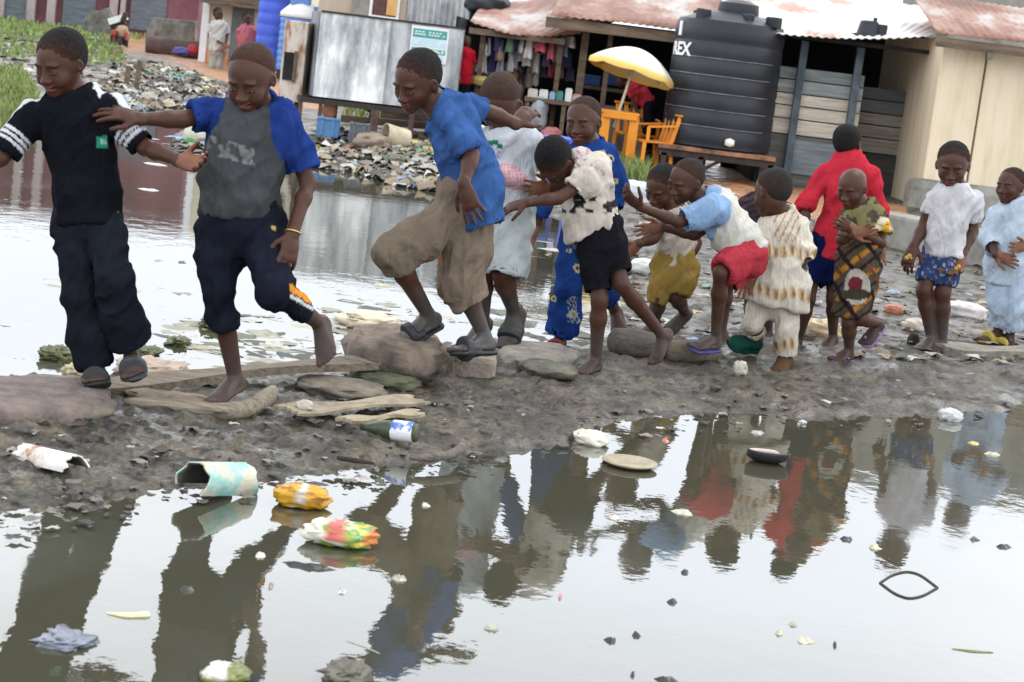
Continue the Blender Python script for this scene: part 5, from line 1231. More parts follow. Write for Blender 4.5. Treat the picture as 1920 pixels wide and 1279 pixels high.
t = empty('plastic_table', ((tx0+tx1)/2, Yu, 0), 'orange plastic table under the parasol', 'table'); t['_base'] = [(tx0+tx1)/2, Yu, 0]
MB().box(((tx0+tx1)/2, Yu, tz), (tx1-tx0, .5, .035)).box(((tx0+tx1)/2, Yu-.24, tz-.04), (tx1-tx0-.04, .02, .06)).build('tabletop', ORANGEP, t, bevel=.01)
g0 = .10
for fx in (.12, .88):
    for dy in (-.2, .2): MB().box((tx0+(tx1-tx0)*fx, Yu+dy, (tz+g0)/2-.02), (.11 if dy < 0 else .06, .04, tz-g0)).build('leg', ORANGEP, t, bevel=.01)
def chair(px_, py, Y, rz, sc, material, label, name='plastic_chair', group=None, solid=False):
    b = wd(px_, py, Y); b[2] = gz(b[0], b[1])-.01; ca, sa = math.cos(rz), math.sin(rz); Rm = np.array([[ca, -sa, 0], [sa, ca, 0], [0, 0, 1]])
    ch = empty(name, b, label, 'chair', group); ch['_base'] = list(map(float, b))
    def T(p): return b+Rm @ (np.array(p)*sc)
    MB().box(T((0, 0, .42)), (.44*sc, .42*sc, .03*sc), M=Rm).build('seat', material, ch, bevel=.01)
    for x in (-.2, .2):
        for y in (-.19, .2): MB().bar(T((x*1.12, y*1.12, 0)), T((x, y, .42)), .05*sc, .035*sc).build('leg', material, ch)
    mb = MB()
    for x in (-.17, -.057, .057, .17): mb.bar(T((x, .21, .43)), T((x*1.05, .29, .78)), .055*sc, .018*sc)
    if solid: mb = MB(); mb.grid(lambda u, v: T(((u-.5)*.42*(1-.15*v), .21+.10*v+.03*math.sin(u*math.pi), .43+.40*v+.04*math.sin(u*math.pi)*v)), 9, 7, .02)
    else: mb.bar(T((-.22, .295, .80)), T((.22, .295, .80)), .07*sc, .025*sc); mb.build('backrest', material, ch, bevel=.004)
    for x in (() if solid else (-.23, .23)): MB().bar(T((x, -.17, .62)), T((x, .24, .66)), .05*sc, .025*sc).bar(T((x, -.17, .42)), T((x, -.17, .62)), .045*sc, .025*sc).build('armrest', material, ch)
chair(1216, 306, Yu-.1, math.radians(-68), .86, ORANGEP, 'orange plastic armchair beside the black tank stand', group='orange chairs at the market')
chair(1185, 303, Yu+.75, math.radians(20), .92, ORANGEP, 'orange plastic armchair tucked behind the orange table', group='orange chairs at the market')
chair(1056, 296, Yu-2.2, math.radians(60), .92, BLUEP, 'blue plastic chair behind the laughing child', solid=True)
# --- galvanised tank, cabinet and yard things
Yk = float(gp(568, 252, .10)[1]); ang = math.radians(11); ca, sa = math.cos(ang), math.sin(ang); Rk = np.array([[ca, -sa, 0], [sa, ca, 0], [0, 0, 1]])
o0 = wd(586, 180, Yk); zbt = o0[2]; zt_ = wd(600, 22, Yk)[2]; o0[2] = 0; Wk = SX(Yk, 264)/ca; Hk = zt_-zbt
def K(x, y, z): return o0+Rk @ np.array([x, y, 0])+np.array([0, 0, z])
gt = empty('galvanised_tank', o0, 'big box tank of stained galvanised sheet raised on a pipe stand', 'tank'); gt['_base'] = list(map(float, o0))
mb = MB()
for x0, x1, c in ((0, .49, (1.25, 1.25, 1.22)), (.495, .735, (.72, .74, .76)), (.74, 1.0, (.80, .82, .83))):
    mb.c = c; mb.box(K(Wk*(x0+x1)/2, .0, zbt+Hk/2), (Wk*(x1-x0), .02, Hk), M=Rk)
mb.c = (.45, .47, .5); mb.box(K(-.005, .65, zbt+Hk/2), (.02, 1.28, Hk), M=Rk).box(K(Wk+.005, .65, zbt+Hk/2), (.02, 1.28, Hk), M=Rk).box(K(Wk/2, 1.3, zbt+Hk/2), (Wk, .02, Hk), M=Rk).box(K(Wk/2, .65, zbt+Hk-.03), (Wk-.03, 1.27, .02), M=Rk).box(K(Wk/2, .65, zbt+.012), (Wk-.03, 1.27, .02), M=Rk)
mb.build('sheet_body', ZINC, gt)
MB().bar(K(0, -.02, zbt+Hk+.01), K(Wk, -.02, zbt+Hk+.01), .022).build('rim', DARKM, gt)
mb = MB(); mb.c = (.62, .62, .62); mb.bar(K(Wk*.493, -.015, zbt), K(Wk*.493, -.015, zbt+Hk), .018, .010).bar(K(Wk*.738, -.015, zbt), K(Wk*.738, -.015, zbt+Hk), .016, .010).build('seam', ZINC, gt)
sd_ = empty('pipe_stand', o0, 'dark pipe stand under the galvanised box tank', 'stand'); sd_['_base'] = list(map(float, o0))
MB().bar(K(-.15, -.05, zbt-.05), K(Wk+.1, -.05, zbt-.05), .06).bar(K(-.15, 1.2, zbt-.05), K(Wk+.1, 1.2, zbt-.05), .06).bar(K(-.12, -.05, zbt-.05), K(-.12, 1.3, zbt-.05), .06).bar(K(Wk*.44, -.05, zbt-.10), K(Wk*.44, 1.3, zbt-.10), .06).build('frame', DARKM, sd_)
for x, y, w in ((-.13, -.05, .045), (.10, -.05, .04), (.36, .9, .035), (Wk*.44, -.05, .085), (Wk*.70, -.05, .06), (Wk*.97, -.05, .07), (-.1, 1.25, .05), (Wk*.5, 1.25, .05), (Wk*.95, 1.25, .05)):
    MB().bar(K(x, y, .0), K(x, y, zbt-.07), w).build('leg', mat('rusty_pipe', [(.05, .03, .025), (.15, .08, .06)], scale=8), sd_)
pc = K(Wk*.765, -.028, wd(802, 84, Yk)[2])
po = empty('poster', pc, 'white and teal notice poster on the galvanised tank', 'poster'); po['_base'] = list(map(float, pc))
pw, ph = SX(Yk, 71), SX(Yk, 66)
MB().box(pc, (pw, .008, ph), M=Rk).build('sheet', WHITE, po)
TEAL = mat('teal_print', [(.05, .30, .27), (.10, .38, .34)], scale=30, bump=0); PALEB = mat('pale_blue_print', [(.45, .62, .72), (.62, .74, .80)], scale=14, bump=0)
MB().box(pc+[0, -.007, ph*.30], (pw*.90, .004, ph*.24), M=Rk).box(pc+[0, -.007, -ph*.18], (pw*.90, .004, ph*.14), M=Rk).build('printed_band', TEAL, po)
MB().box(pc+[0, -.007, ph*.05], (pw*.90, .004, ph*.20), M=Rk).box(pc+[0, -.007, -ph*.37], (pw*.86, .004, ph*.17), M=Rk).build('pale_band', PALEB, po)
mb = MB()
for zz_, n in ((.34, 9), (.27, 11), (-.15, 12), (-.20, 10)):
    for q in range(n):
        if (q*7+int(zz_*100)) % 5: mb.box(pc+Rk @ np.array([pw*(-.41+.82*(q+.5)/n), 0, 0])+[0, -.0105, ph*zz_], (pw*.06, .003, ph*.035), M=Rk)
mb.build('text_line', WHITE, po)
mb = MB(); mb.c = (.85, .80, .72)
c0 = wd(549, 118, Yk+.35); zc0, zc1 = wd(555, 192, Yk+.35)[2], wd(560, 40, Yk+.35)[2]; cw = SX(Yk, 44)
cb = empty('rusty_cabinet', (c0[0], Yk+.35, zc0), 'rust streaked white cabinet with a dark opening beside the galvanised tank', 'cabinet'); cb['_base'] = [c0[0], Yk+.35, zc0]
MB().box((c0[0], Yk+.8, (zc0+zc1)/2), (cw, .86, zc1-zc0)).build('housing', mat('rusty_white', [(.66, .60, .52), (.60, .50, .40), (.33, .17, .09), (.18, .08, .05)], scale=2.6, stretch=(3, 1, .8), rough=.6, lo=.38, hi=.68), cb, bevel=.01)
oc = wd(541, 124, Yk+.35); MB().box((oc[0], Yk+.36, oc[2]), (SX(Yk, 20), .03, SX(Yk, 52))).build('opening', INTER, cb)
MB().box((oc[0]+SX(Yk, 12), Yk+.36, oc[2]), (SX(Yk, 6), .05, SX(Yk, 58))).build('flap', WOODB, cb)
for dx in (-.4, .4): MB().bar((c0[0]+dx*cw, Yk+.45, 0), (c0[0]+dx*cw, Yk+.45, zc0), .04).build('leg', DARKM, cb)
def crate(px_, py, Y, w, hgt, c, label):
    p = wd(px_, py, Y); a, b_ = SX(Y, w), SX(Y, hgt); mb = MB(); mb.c = c; d = a*.75
    for s in (-1, 1):
        mb.box(p+[s*(a/2-.01), 0, b_/2], (.02, d, b_)); mb.box(p+[0, s*(d/2-.01), b_/2-.004], (a-.04, .02, b_-.008))
    mb.box(p+[0, 0, .012], (a-.04, d-.04, .02)); mb.box(p+[0, 0, b_-.01], (a*1.05, d*1.05, .015)) if False else None
    for s in (-.25, .25): mb.box(p+[a*s, -d/2-.008, b_*.5], (.03, .016, b_*.9))
    mb.box(p+[0, -d/2-.008, b_*.92], (a, .016, b_*.1)); o = mb.build('crate', PAINTED, None, bevel=.004); return tag(o, label, 'crate')
crate(614, 256, Yk-.6, 40, 36, (.10, .24, .46), 'blue plastic crate under the galvanised tank')
crate(672, 268, Yk-.9, 36, 38, (.13, .15, .17), 'dark grey plastic crate under the galvanised tank')
bag('clay_pot', 'orange clay pot behind the blue crate', 'pot', 617, 208, 26, 26, Yk+.3, (.52, .24, .12), 9, .08)
mb = MB(); pb = wd(742, 258, Yk-.9); d = nrm([.86, .42, -.12]); x_ = nrm(np.cross([0, 0, 1], d)); y_ = np.cross(d, x_); M_ = np.stack([x_, y_, d], 1); L_ = SX(Yk, 44)
mb.lathe(pb, [(SX(Yk, 17), L_*.5), (SX(Yk, 20), -L_*.5), (SX(Yk, 21.5), -L_*.5), (SX(Yk, 21.5), -L_*.44), (SX(Yk, 18.5), L_*.52), (.001, L_*.52)], 26, M=M_, caps=False)
bu = mb.build('bucket', mat('cream_plastic', [(.40, .33, .22), (.58, .50, .36)], scale=5, rough=.6), None, smooth=True, auto=True); tag(bu, 'cream plastic bucket lying on its side by the stand leg', 'bucket')
bag('rag', 'orange rag under the galvanised tank', 'rag', 730, 205, 30, 13, Yk+1.2, (.62, .14, .07), 12, .25)
bag('rag', 'blue rag next to the orange one under the tank', 'rag', 756, 209, 22, 10, Yk+1.2, (.08, .09, .30), 13, .25)
bag('teal_bag', 'teal and white bag on the bank beside the boy in pale grey', 'bag', 899, 252, 34, 32, Yk-2.5, (.05, .38, .30), 14, .22, colf=lambda U, nz, P: np.where(U[:, 2:3] > .45, np.array([[.7, .7, .66]]), np.array([[.05, .36, .28]])))
bag('earth_mound', 'tan mound of earth at the foot of the stand leg', 'mound', 700, 268, 70, 34, Yk-1.0, (.26, .20, .15), 15, .3, depth=.35)
mb = MB(); mb.bar(wd(640, 222, Yk+2.2), wd(800, 236, Yk+2.2), .09).bar(wd(715, 214, Yk+2.6), wd(850, 226, Yk+2.6), .10); tag(mb.build('timber_rail', WOODB, None), 'dark timber rails lying behind the pipe stand', 'rail')
# --- blue tanks
def plastic_tank(px0, px1, py_top, py_bot, Y, material, label, nrib, lidm=None):
    cx = (wd(px0, 80, Y)[0]+wd(px1, 80, Y)[0])/2; r = SX(Y, px1-px0)/2; z0 = wd((px0+px1)/2, py_bot, Y)[2]; z1 = wd((px0+px1)/2, py_top, Y)[2]; Hh = z1-z0
    t = empty('water_tank', (cx, Y, z0), label, 'water tank'); t['_base'] = [cx, Y, z0]; prof = [(r*.97, 0)]
    for k in range(nrib):
        a, b_ = Hh*k/nrib, Hh*(k+1)/nrib; prof += [(r*.965, a+.01), (r, a+.05), (r, b_-.05), (r*.965, b_-.01)]
    prof += [(r*.94, Hh*1.0), (r*.5, Hh*1.05), (.001, Hh*1.06)]
    MB().lathe((cx, Y, z0), prof, 36).build('body', material, t, smooth=True, auto=True)
    if lidm:
        MB().lathe((cx, Y, z1), [(r*1.04, 0), (r*1.02, .08), (r*.55, .26), (.001, .28)], 30).build('lid', lidm, t, smooth=True)
        MB().box((cx+r*.75, Y-r*.4, z1+.12), (r*.42, r*.3, .24)).box((cx-r*.1, Y-.1, z1+.30), (r*.9, r*.6, .14)).build('vent', LBLUEP, t, bevel=.02)
    for a in (-.7, .7):
        for d_ in (-.6, .6): MB().bar((cx+a*r, Y+d_*r, 0), (cx+a*r, Y+d_*r, z0), .10).build('leg', DARKM, t)
plastic_tank(479, 541, -60, 132, 36.2, BLUEP, 'tall bright blue water tank beside the person in pink', 9)
plastic_tank(522, 602, 34, 134, 34.8, LBLUEP, 'shorter faded blue water tank with white domed top', 8, WHITE)
# --- peach building corner with the doorway
Yp = 38.0; x0, x1 = wd(376, 80, Yp)[0], wd(560, 90, Yp)[0]; ztop = wd(420, -160, Yp)[2]; zm = wd(376, 88, Yp)[2]
ph_ = empty('peach_house', (x0, Yp, 0), 'cream house corner with orange painted base and grey door', 'house'); ph_['_base'] = [x0, Yp, 0]
MB().box(((x0+x1)/2, Yp+2, (zm+ztop)/2), (x1-x0, 4, ztop-zm)).build('wall', mat('cream_wall', [(.55, .48, .36), (.70, .63, .50)], scale=2, stretch=(2, 2, .4)), ph_)
MB().box(((x0+x1)/2, Yp+2-.01, zm/2), (x1-x0+.02, 4.02, zm)).build('painted_base', mat('orange_wall', [(.62, .22, .08), (.72, .36, .18)], scale=2), ph_)
MB().box((x0+.06, Yp-.03, ztop/2), (.14, .05, ztop)).build('corner_trim', WHITE, ph_)
MB().box((wd(452, 75, Yp)[0], Yp-.03, wd(452, 72, Yp)[2]), (SX(Yp, 40), .06, SX(Yp, 125))).build('door', mat('grey_door', [(.12, .14, .14), (.20, .22, .22)], scale=3), ph_)
MB().box((wd(440, 2, Yp)[0], Yp-.4, wd(440, 2, Yp)[2]), (SX(Yp, 100), .8, SX(Yp, 20))).build('canopy', WOODB, ph_)
# --- houses behind the galvanised tank
Yb = 34.0
def zz(px_, py, Y): return wd(px_, py, Y)[2]
xa, xb = wd(596, 20, Yb)[0], wd(762, 20, Yb)[0]; topz = zz(680, -120, Yb)
bh = empty('beige_house', (xa, Yb, 0), 'beige rendered house with orange shuttered window behind the galvanised tank', 'house'); bh['_base'] = [xa, Yb, 0]
MB().box(((xa+xb)/2, Yb+1.5, topz/2), (xb-xa, 3, topz)).build('wall', mat('beige_wall', [(.42, .34, .26), (.52, .44, .35)], scale=2, stretch=(2, 2, .5)), bh)
MB().box((wd(678, 10, Yb)[0], Yb-.04, topz/2), (SX(Yb, 34), .10, topz)).build('grey_column', CONC, bh)
p = wd(722, 8, Yb-.05); MB().box(p, (SX(Yb, 46), .06, SX(Yb, 46))).build('window', mat('brown_window', [(.08, .04, .035), (.16, .08, .06)], scale=4), bh)
wf = MB(); s = SX(Yb, 25)
for dx in (-1, 1): wf.box(p+[dx*s, -.03, 0], (.05, .06, s*2.1))
wf.box(p+[0, -.035, -s], (s*2.1, .07, .06)); wf.build('window_frame', WHITE, bh)
MB().box(p+[s*.55, -.07, -.04], (s*.75, .03, s*1.2)).build('shutter', mat('orange_board', [(.58, .33, .12), (.66, .42, .18)], scale=4), bh)
xa2, xb2 = xb+.02, wd(905, 20, Yb)[0]
cs = empty('tin_shack', (xa2, Yb, 0), 'weathered grey corrugated tin shack between beige house and market shed', 'shack'); cs['_base'] = [xa2, Yb, 0]
mb = MB(); tz2 = zz(830, -60, Yb)
mb.grid(lambda u, v: np.array([xa2+(xb2-xa2)*u, Yb-.03+.025*math.sin(u*(xb2-xa2)/.10*2*math.pi), tz2*v]), 160, 3, .01); mb.build('corrugated_wall', mat('grey_tin', [(.10, .10, .11), (.20, .21, .22), (.42, .42, .42), (.30, .24, .22)], scale=1.5, stretch=(1.5, 1, .8), lo=.3, hi=.7, rough=.5), cs, smooth=True)
MB().box(((xa2+xb2)/2, Yb+1.2, tz2/2), (xb2-xa2, 2.2, tz2)).build('frame', WOODB, cs)
bag('tarpaulin', 'dark tarpaulin heap on the market shed roof corner', 'tarpaulin', 915, 8, 80, 44, Ym+2.6, (.035, .04, .05), 17, .28, depth=.5)
# --- far left: maroon wall building, broken walls, motorcycle
Yf = 50.0; x0, x1 = wd(-420, 20, Yf)[0], wd(372, 20, Yf)[0]; zt2 = 4.7
mh = empty('maroon_building', (x0, Yf, 0), 'long faded maroon building with pale pillars beyond the grass', 'building'); mh['_base'] = [x0, Yf, 0]
MB().box(((x0+x1)/2, Yf+3, zt2/2), (x1-x0, 6, zt2)).build('wall', mat('maroon_wall', [(.085, .035, .045), (.15, .05, .065), (.20, .09, .10)], scale=.8, stretch=(1, 1, .7)), mh)
for px_ in (2, 60, 98, 215, 232): 
    x = wd(px_, 15, Yf)[0]; MB().box((x, Yf-.06, zt2/2), (.22 if px_ != 232 else .12, .16, zt2)).build('pillar', mat('pale_pillar', [(.30, .24, .23), (.42, .36, .35)], scale=3), mh)
for px_, w in ((280, 66), (30, 44), (150, 60), (-60, 60)):
    p = wd(px_, 8, Yf); MB().box((p[0], Yf-.02, p[2]+.4), (SX(Yf, w), .05, 2.2)).build('shutter', mat('grey_shutter', [(.09, .10, .12), (.15, .17, .19)], scale=3, stretch=(1, 1, 5)), mh)
for pts, Y, l in (([(150, 62), (158, 30), (175, 18), (186, 24), (200, 18), (212, 40), (222, 62)], 47, 'broken grey block wall with jagged top between grass and motorcycle'),
                  ([(270, 72), (275, 56), (288, 38), (305, 34), (320, 38), (338, 30), (352, 36), (366, 40), (368, 76)], 45, 'broken grey block wall beside the peach house corner')):
    P = [wd(x, y, Y) for x, y in pts]; P[0][2] = P[-1][2] = .0
    P = [p_+np.array([0, 0, .10*(noise3(p_[None]*7, 3)[0]-.5)*2*(k_ not in (0, len(P)-1))]) for k_, p_ in enumerate(P)]; o = MB().poly(P, (0, .35, 0)).build('broken_wall', mat('mottled_blocks', [(.07, .075, .05), (.14, .135, .12), (.22, .21, .19)], scale=3.5, rough=.95, bump=.5), None, bevel=.02); tag(o, l, 'wall', 'broken block walls on the grass')
Yo = 41.0; s = SX(Yo, 1); b = wd(216, 96, Yo)
mo = empty('motorcycle', b, 'red motorcycle with tan load parked on the grass path', 'motorcycle'); mo['_base'] = list(map(float, b))
def O(x, z, y=0): return b+np.array([x*s, y, z*s])
MB().tube([O(12+11*math.cos(a)*.35, 14, 0)+np.array([0, 11*s*math.cos(a), 14*s*math.sin(a)*.95]) for a in np.linspace(0, 2*math.pi, 22)], .06, 8, caps=False).build('wheel', RUBBER, mo, smooth=True)
MB().tube([O(-8+10*math.cos(a)*.35, 13, .9)+np.array([0, 10*s*math.cos(a), 13*s*math.sin(a)*.95]) for a in np.linspace(0, 2*math.pi, 22)], .05, 8, caps=False).build('wheel', RUBBER, mo, smooth=True)
RED = mat('red_paint', [(.30, .04, .03), (.42, .07, .05)], scale=6, rough=.4)
MB().lathe(O(10, 38), [(.001, -14*s), (9*s, -10*s), (12*s, 0), (9*s, 9*s), (.001, 12*s)], 16).build('load', mat('tan_sack', [(.33, .22, .14), (.46, .34, .24)], scale=6), mo, smooth=True)
MB().box(O(-2, 34, .2), (12*s, .8, 10*s)).box(O(20, 30), (5*s, .3, 16*s)).box(O(-8, 24, .3), (5*s, .25, 18*s)).build('tank_and_fenders', RED, mo, bevel=.03)
MB().bar(O(-18, 52, .1), O(14, 66, .1), .14).build('handlebar', mat('white_paint', None), mo); MB().bar(O(-16, 46, .15), O(10, 58, .15), .16).bar(O(9, 55), O(14, 72), .10).bar(O(-12, 14, .3), O(-14, 44, .3), .08).bar(O(3, 6), O(2, 30), .08).build('fork', DARKM, mo)
br = wd(325, 92, 39.5); M_ = np.array([[0, 0, 1.0], [0, 1, 0], [-1, 0, 0]]); mb = MB(); mb.lathe(br, [(.001, -.55), (.20, -.55), (.22, -.5), (.21, .0), (.22, .5), (.20, .55), (.001, .55)], 18, M=M_); tag(mb.build('oil_drum', mat('rusty_drum', [(.05, .03, .03), (.12, .07, .06)], scale=3), None, smooth=True, auto=True), 'dark rusty drum lying on the grass', 'drum')
bag('bundle', 'purple and blue bundle lying by the rusty drum', 'bundle', 345, 97, 36, 13, 39, (.12, .10, .36), 21, .3, crumple=.4)
bag('bundle', 'small red bundle against the peach house base', 'bundle', 362, 92, 16, 15, 38.6, (.42, .03, .05), 22, .3, crumple=.4)
for px_, h_, l in ((236, 34, 'shorter reddish wooden stake on the littered bank'), (256, 44, 'taller reddish wooden stake on the littered bank')):
    p = wd(px_, 158, 27); MB().bar(p-[0, 0, .15], p+[.02, 0, SX(27, h_)], SX(27, 9), SX(27, 7)).build('stake', WOODB); o = bpy.data.objects['stake'] if px_ == 236 else bpy.data.objects['stake.001']; tag(o, l, 'stake', 'wooden stakes on the bank')
MB().bar(wd(340, 132, 33), wd(392, 152, 30.5), .16, .06).build('pale_plank', mat('pale_timber', [(.50, .36, .20), (.62, .48, .30)], scale=3)); tag(bpy.data.objects['pale_plank'], 'pale timber plank at the edge of the laterite path', 'plank')
MB().tube([wd(14, 208, 20), wd(62, 216, 20)], SX(20, 7), 10).build('white_pipe', WHITE, None, smooth=True); tag(bpy.data.objects['white_pipe'], 'short white pipe lying on the far left bank', 'pipe')
# --- concrete kerb on the right
pa, pb_ = gp(1655, 470, .05), gp(1925, 545, .05); zk = .30
MB().bar(pa+[0, .2, .12], pb_+[.6, .2, .12], .34, .42).build('concrete_kerb', CONC, None, bevel=.03); tag(bpy.data.objects['concrete_kerb'], 'low weathered concrete drain kerb behind the boy in white shirt', 'kerb')
# ------------------------------------------------------------------ stones, timber and waste on the ridge
STONE = mat('stone', [(.45, .45, .45), (.8, .8, .8), (1.15, 1.12, 1.05)], scale=12, rough=.85, bump=.5, bscale=40, attr=True, lo=.3, hi=.68)
TIMBER = mat('weathered_timber', [(.35, .34, .33), (.75, .73, .70), (1.1, 1.06, 1.0)], scale=7, stretch=(1, 9, 9), rough=.85, bump=.45, bscale=24, attr=True, lo=.3, hi=.7)
PLAST = mat('thin_plastic', [(.85, .85, .85), (1.05, 1.05, 1.05)], scale=14, rough=.32, bump=.25, bscale=30, attr=True)
def Yat(px_, py, z=.03): return float(gp(px_, py, z)[1])
def stone(name, label, cat, px_, py, w, h_, c, seed, amp=.2, depth=None, ybase=None, rx=0, moss=False, group=None):
    """ybase: photo row where it meets the mud"""
    Y = Yat(px_, ybase if ybase else py+h_*.4, .03)
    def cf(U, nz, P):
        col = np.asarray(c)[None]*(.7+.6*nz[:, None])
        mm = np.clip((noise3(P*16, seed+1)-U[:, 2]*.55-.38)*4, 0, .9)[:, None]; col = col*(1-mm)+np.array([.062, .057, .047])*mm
        if moss:
            m_ = np.clip((noise3(P*14, seed)+.25*np.abs(U[:, 0])-.55)*5, 0, 1)[:, None]*np.clip(.9-U[:, 2:3], 0, 1); col = col*(1-m_)+np.array([.045, .06, .022])*m_
        return col
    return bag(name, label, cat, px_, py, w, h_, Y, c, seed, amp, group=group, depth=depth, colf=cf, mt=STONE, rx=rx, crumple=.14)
def slab(name, label, cat, outline, z, thick, c, seed, parent=None, bev=.02):
    P = np.array([gp(x, y, z) for x, y in outline]); cen = P.mean(0); n = len(P); R = []
    k = 6
    Q = np.concatenate([np.linspace(P[i], P[(i+1) % n], k, endpoint=False) for i in range(n)])
    Q = Q+(fbm(Q*11+seed, 2, seed)[:, None]-.5)*.05*np.array([1, 1, 0])
    rings = [(0.0, 0), (.35, .002), (.7, 0), (.93, -.004), (1.0, -.02), (1.02, -thick*.5), (.97, -thick)]
    V = []; N_ = len(Q)
    for f, dz in rings[1:]: V.append(cen+(Q-cen)*np.array([f, f, 1])+np.array([0, 0, dz]))
    V = np.concatenate([[cen]]+V); V[:, 2] += (fbm(V*9+seed, 3, seed+1)-.5)*.022
    F = [(0, 1+i, 1+(i+1) % N_) for i in range(N_)]
    for r in range(len(rings)-2): F += [(1+r*N_+i, 1+(r+1)*N_+i, 1+(r+1)*N_+(i+1) % N_, 1+r*N_+(i+1) % N_) for i in range(N_)]
    col = np.asarray(c)[None]*(.65+.7*fbm(V*14, 3, seed+2)[:, None])
    o = mk(name, V, F, STONE, None, col=col, smooth=True); return tag(o, label, cat)
slab('stone_slab', 'big flat pinkish grey stone slab at the ridge edge under the plank', 'stone', [(-120, 716), (-20, 700), (80, 697), (140, 700), (200, 716), (206, 745), (160, 762), (60, 768), (-120, 762)], .105, .095, (.21, .165, .145), 3)
stone('boulder', 'rounded mossy grey stone end next to the pinkish slab', 'stone', 176, 770, 76, 34, (.17, .155, .12), 5, .14, depth=.16, ybase=785, moss=True)
# plank
def board(name, label, cat, A, B, wid, th, c, taper=1.0, curve=0.0, mt=None, seed=1):
    A, B = np.asarray(A, float), np.asarray(B, float); ax = nrm(B-A); s = nrm(np.cross(ax, [0, 0, 1])); up = np.cross(s, ax); L = np.linalg.norm(B-A); mb = MB(); mb.c = c
    rr = np.random.default_rng(seed); e0 = rr.random(9)*.03; e1 = rr.random(9)*.05
    def fn(u, v):
        k = int(round(v*8)); x = -e0[k]+(L+e0[k]+e1[k])*u; w = wid*(1-(1-taper)*u)
        return A+ax*x+s*(v-.5)*w+up*(curve*math.sin(u*math.pi)+.006*math.sin(u*9+v*3))
    mb.grid(fn, 30, 9, th); o = mb.build(name, mt or TIMBER, None, smooth=False); return tag(o, label, cat)
board('plank', 'long weathered grey-brown plank laid from the slab toward the mossy mound', 'plank', wd(186, 737, Yat(186, 745)+.02), wd(738, 684, Yat(700, 730)+.10), .125, .03, (.25, .205, .16), taper=.7, curve=.012)
def trunk(name, label, cat, pts, rad, c, mt=TIMBER, z0=.03, group=None, moss=False):
    P = [wd(x, y, Yat(x, yb, z0)) for x, y, yb in pts]; t = np.linspace(0, len(P)-1, len(P)*5); P = np.array(P)
    Q = np.stack([np.interp(t, range(len(P)), P[:, k]) for k in range(3)], 1); k_ = np.ones(5)/5
    Q[2:-2] = np.stack([np.convolve(Q[:, k], k_, 'valid') for k in range(3)], 1)
    R = np.interp(t, np.linspace(0, len(P)-1, len(rad)), rad)*Q[:, 1]/FL*(.9+.2*noise3(np.stack([t*1.3, t*0, t*0], 1), 3))
    R[0] *= .7; R[-1] *= .7; mb = MB(); mb.c = c; mb.tube(list(Q), list(R), 12); o = mb.build(name, mt, None, smooth=True); return tag(o, label, cat, group)
trunk('bent_log', 'pale bent log curving round the bare foot on the mud', 'log', [(232, 752, 770), (330, 762, 780), (420, 774, 790), (474, 766, 785), (503, 744, 770), (514, 730, 760)], [8, 15, 17, 19, 17, 10], (.34, .29, .22))
stone('rag_heap', 'crumpled brown cloth trodden into the mud beside the bent log', 'cloth', 330, 752, 170, 26, (.22, .17, .12), 9, .3, depth=.10, ybase=765)
stone('earth_sack', 'brown earth filled sack forming a mound under the boy in bright blue', 'sack', 742, 664, 190, 92, (.225, .175, .135), 11, .22, depth=.24, ybase=712)
stone('earth_sack', 'low brown sack end below the plank tip', 'sack', 640, 727, 170, 26, (.20, .165, .125), 13, .2, depth=.16, ybase=745)
stone('mossy_stone', 'dark green mossy stone between plank tip and mound', 'stone', 722, 712, 130, 32, (.10, .105, .06), 15, .25, depth=.14, ybase=730, moss=True)
Yb_ = Yat(884, 712); p = wd(884, 684, Yb_+.10); mb = MB(); mb.c = (.20, .17, .14); mb.box(p, (SX(Yb_, 96), .26, SX(Yb_, 58)))
o = mb.build('mossy_block', mat('mossy_block', [(.045, .06, .022), (.07, .08, .035), (.22, .185, .15), (.27, .225, .18)], scale=4.2, rough=.9, bump=.6, bscale=30, lo=.40, hi=.56), None, bevel=.03); tag(o, 'mossy concrete block under the stepping foot of the boy in bright blue', 'block')
slab('stepping_stone', 'pale flat stone under the foot of the child in blue trousers', 'stone', [(938, 650), (985, 636), (1050, 640), (1088, 656), (1070, 668), (1010, 674), (950, 668)], .085, .08, (.27, .245, .21), 17)
stone('stepping_stone', 'smooth green grey stone beside the standing foot of the stooping boy', 'stone', 1028, 692, 110, 26, (.15, .145, .11), 19, .14, depth=.14, ybase=708)
trunk('fallen_log', 'dark wet log end lying behind the kicked-up foot', 'log', [(1146, 640, 672), (1190, 644, 674), (1240, 652, 680)], [26, 29, 25], (.14, .125, .11))
trunk('fallen_log', 'brownish log under the flip-flop of the boy in red shorts', 'log', [(1248, 658, 682), (1300, 660, 684), (1345, 662, 684)], [22, 24, 18], (.19, .16, .12))
bag('stone', 'rounded tan stone between bald child and white-shirted boy', 'stone', 1644, 664, 56, 22, Yat(1644, 672), (.26, .21, .17), 23, .15, mt=STONE)
bag('stone', 'dark upright clod by the bare feet of the white-shirted boy', 'stone', 1712, 640, 22, 30, Yat(1712, 655), (.04, .036, .03), 25, .2, mt=STONE)
board('stone_slab', 'long flat pale slab behind the slippers at the right edge', 'stone', wd(1765, 664, Yat(1765, 668)), wd(1990, 676, Yat(1960, 678)), .22, .05, (.27, .24, .20), mt=STONE)
board('slate_panel', 'pale green-grey flat panel half sunk at the pond edge behind the plank', 'panel', wd(332, 684, 7.75), wd(425, 680, 7.75), .38, .02, (.26, .27, .22), mt=STONE)
board('cardboard', 'pale sodden cardboard sheet lying on the mud by the blue-labelled bottle', 'cardboard', gp(545, 772, .075), gp(772, 752, .085), .13, .010, (.34, .285, .20), taper=.8, seed=4, mt=STONE)
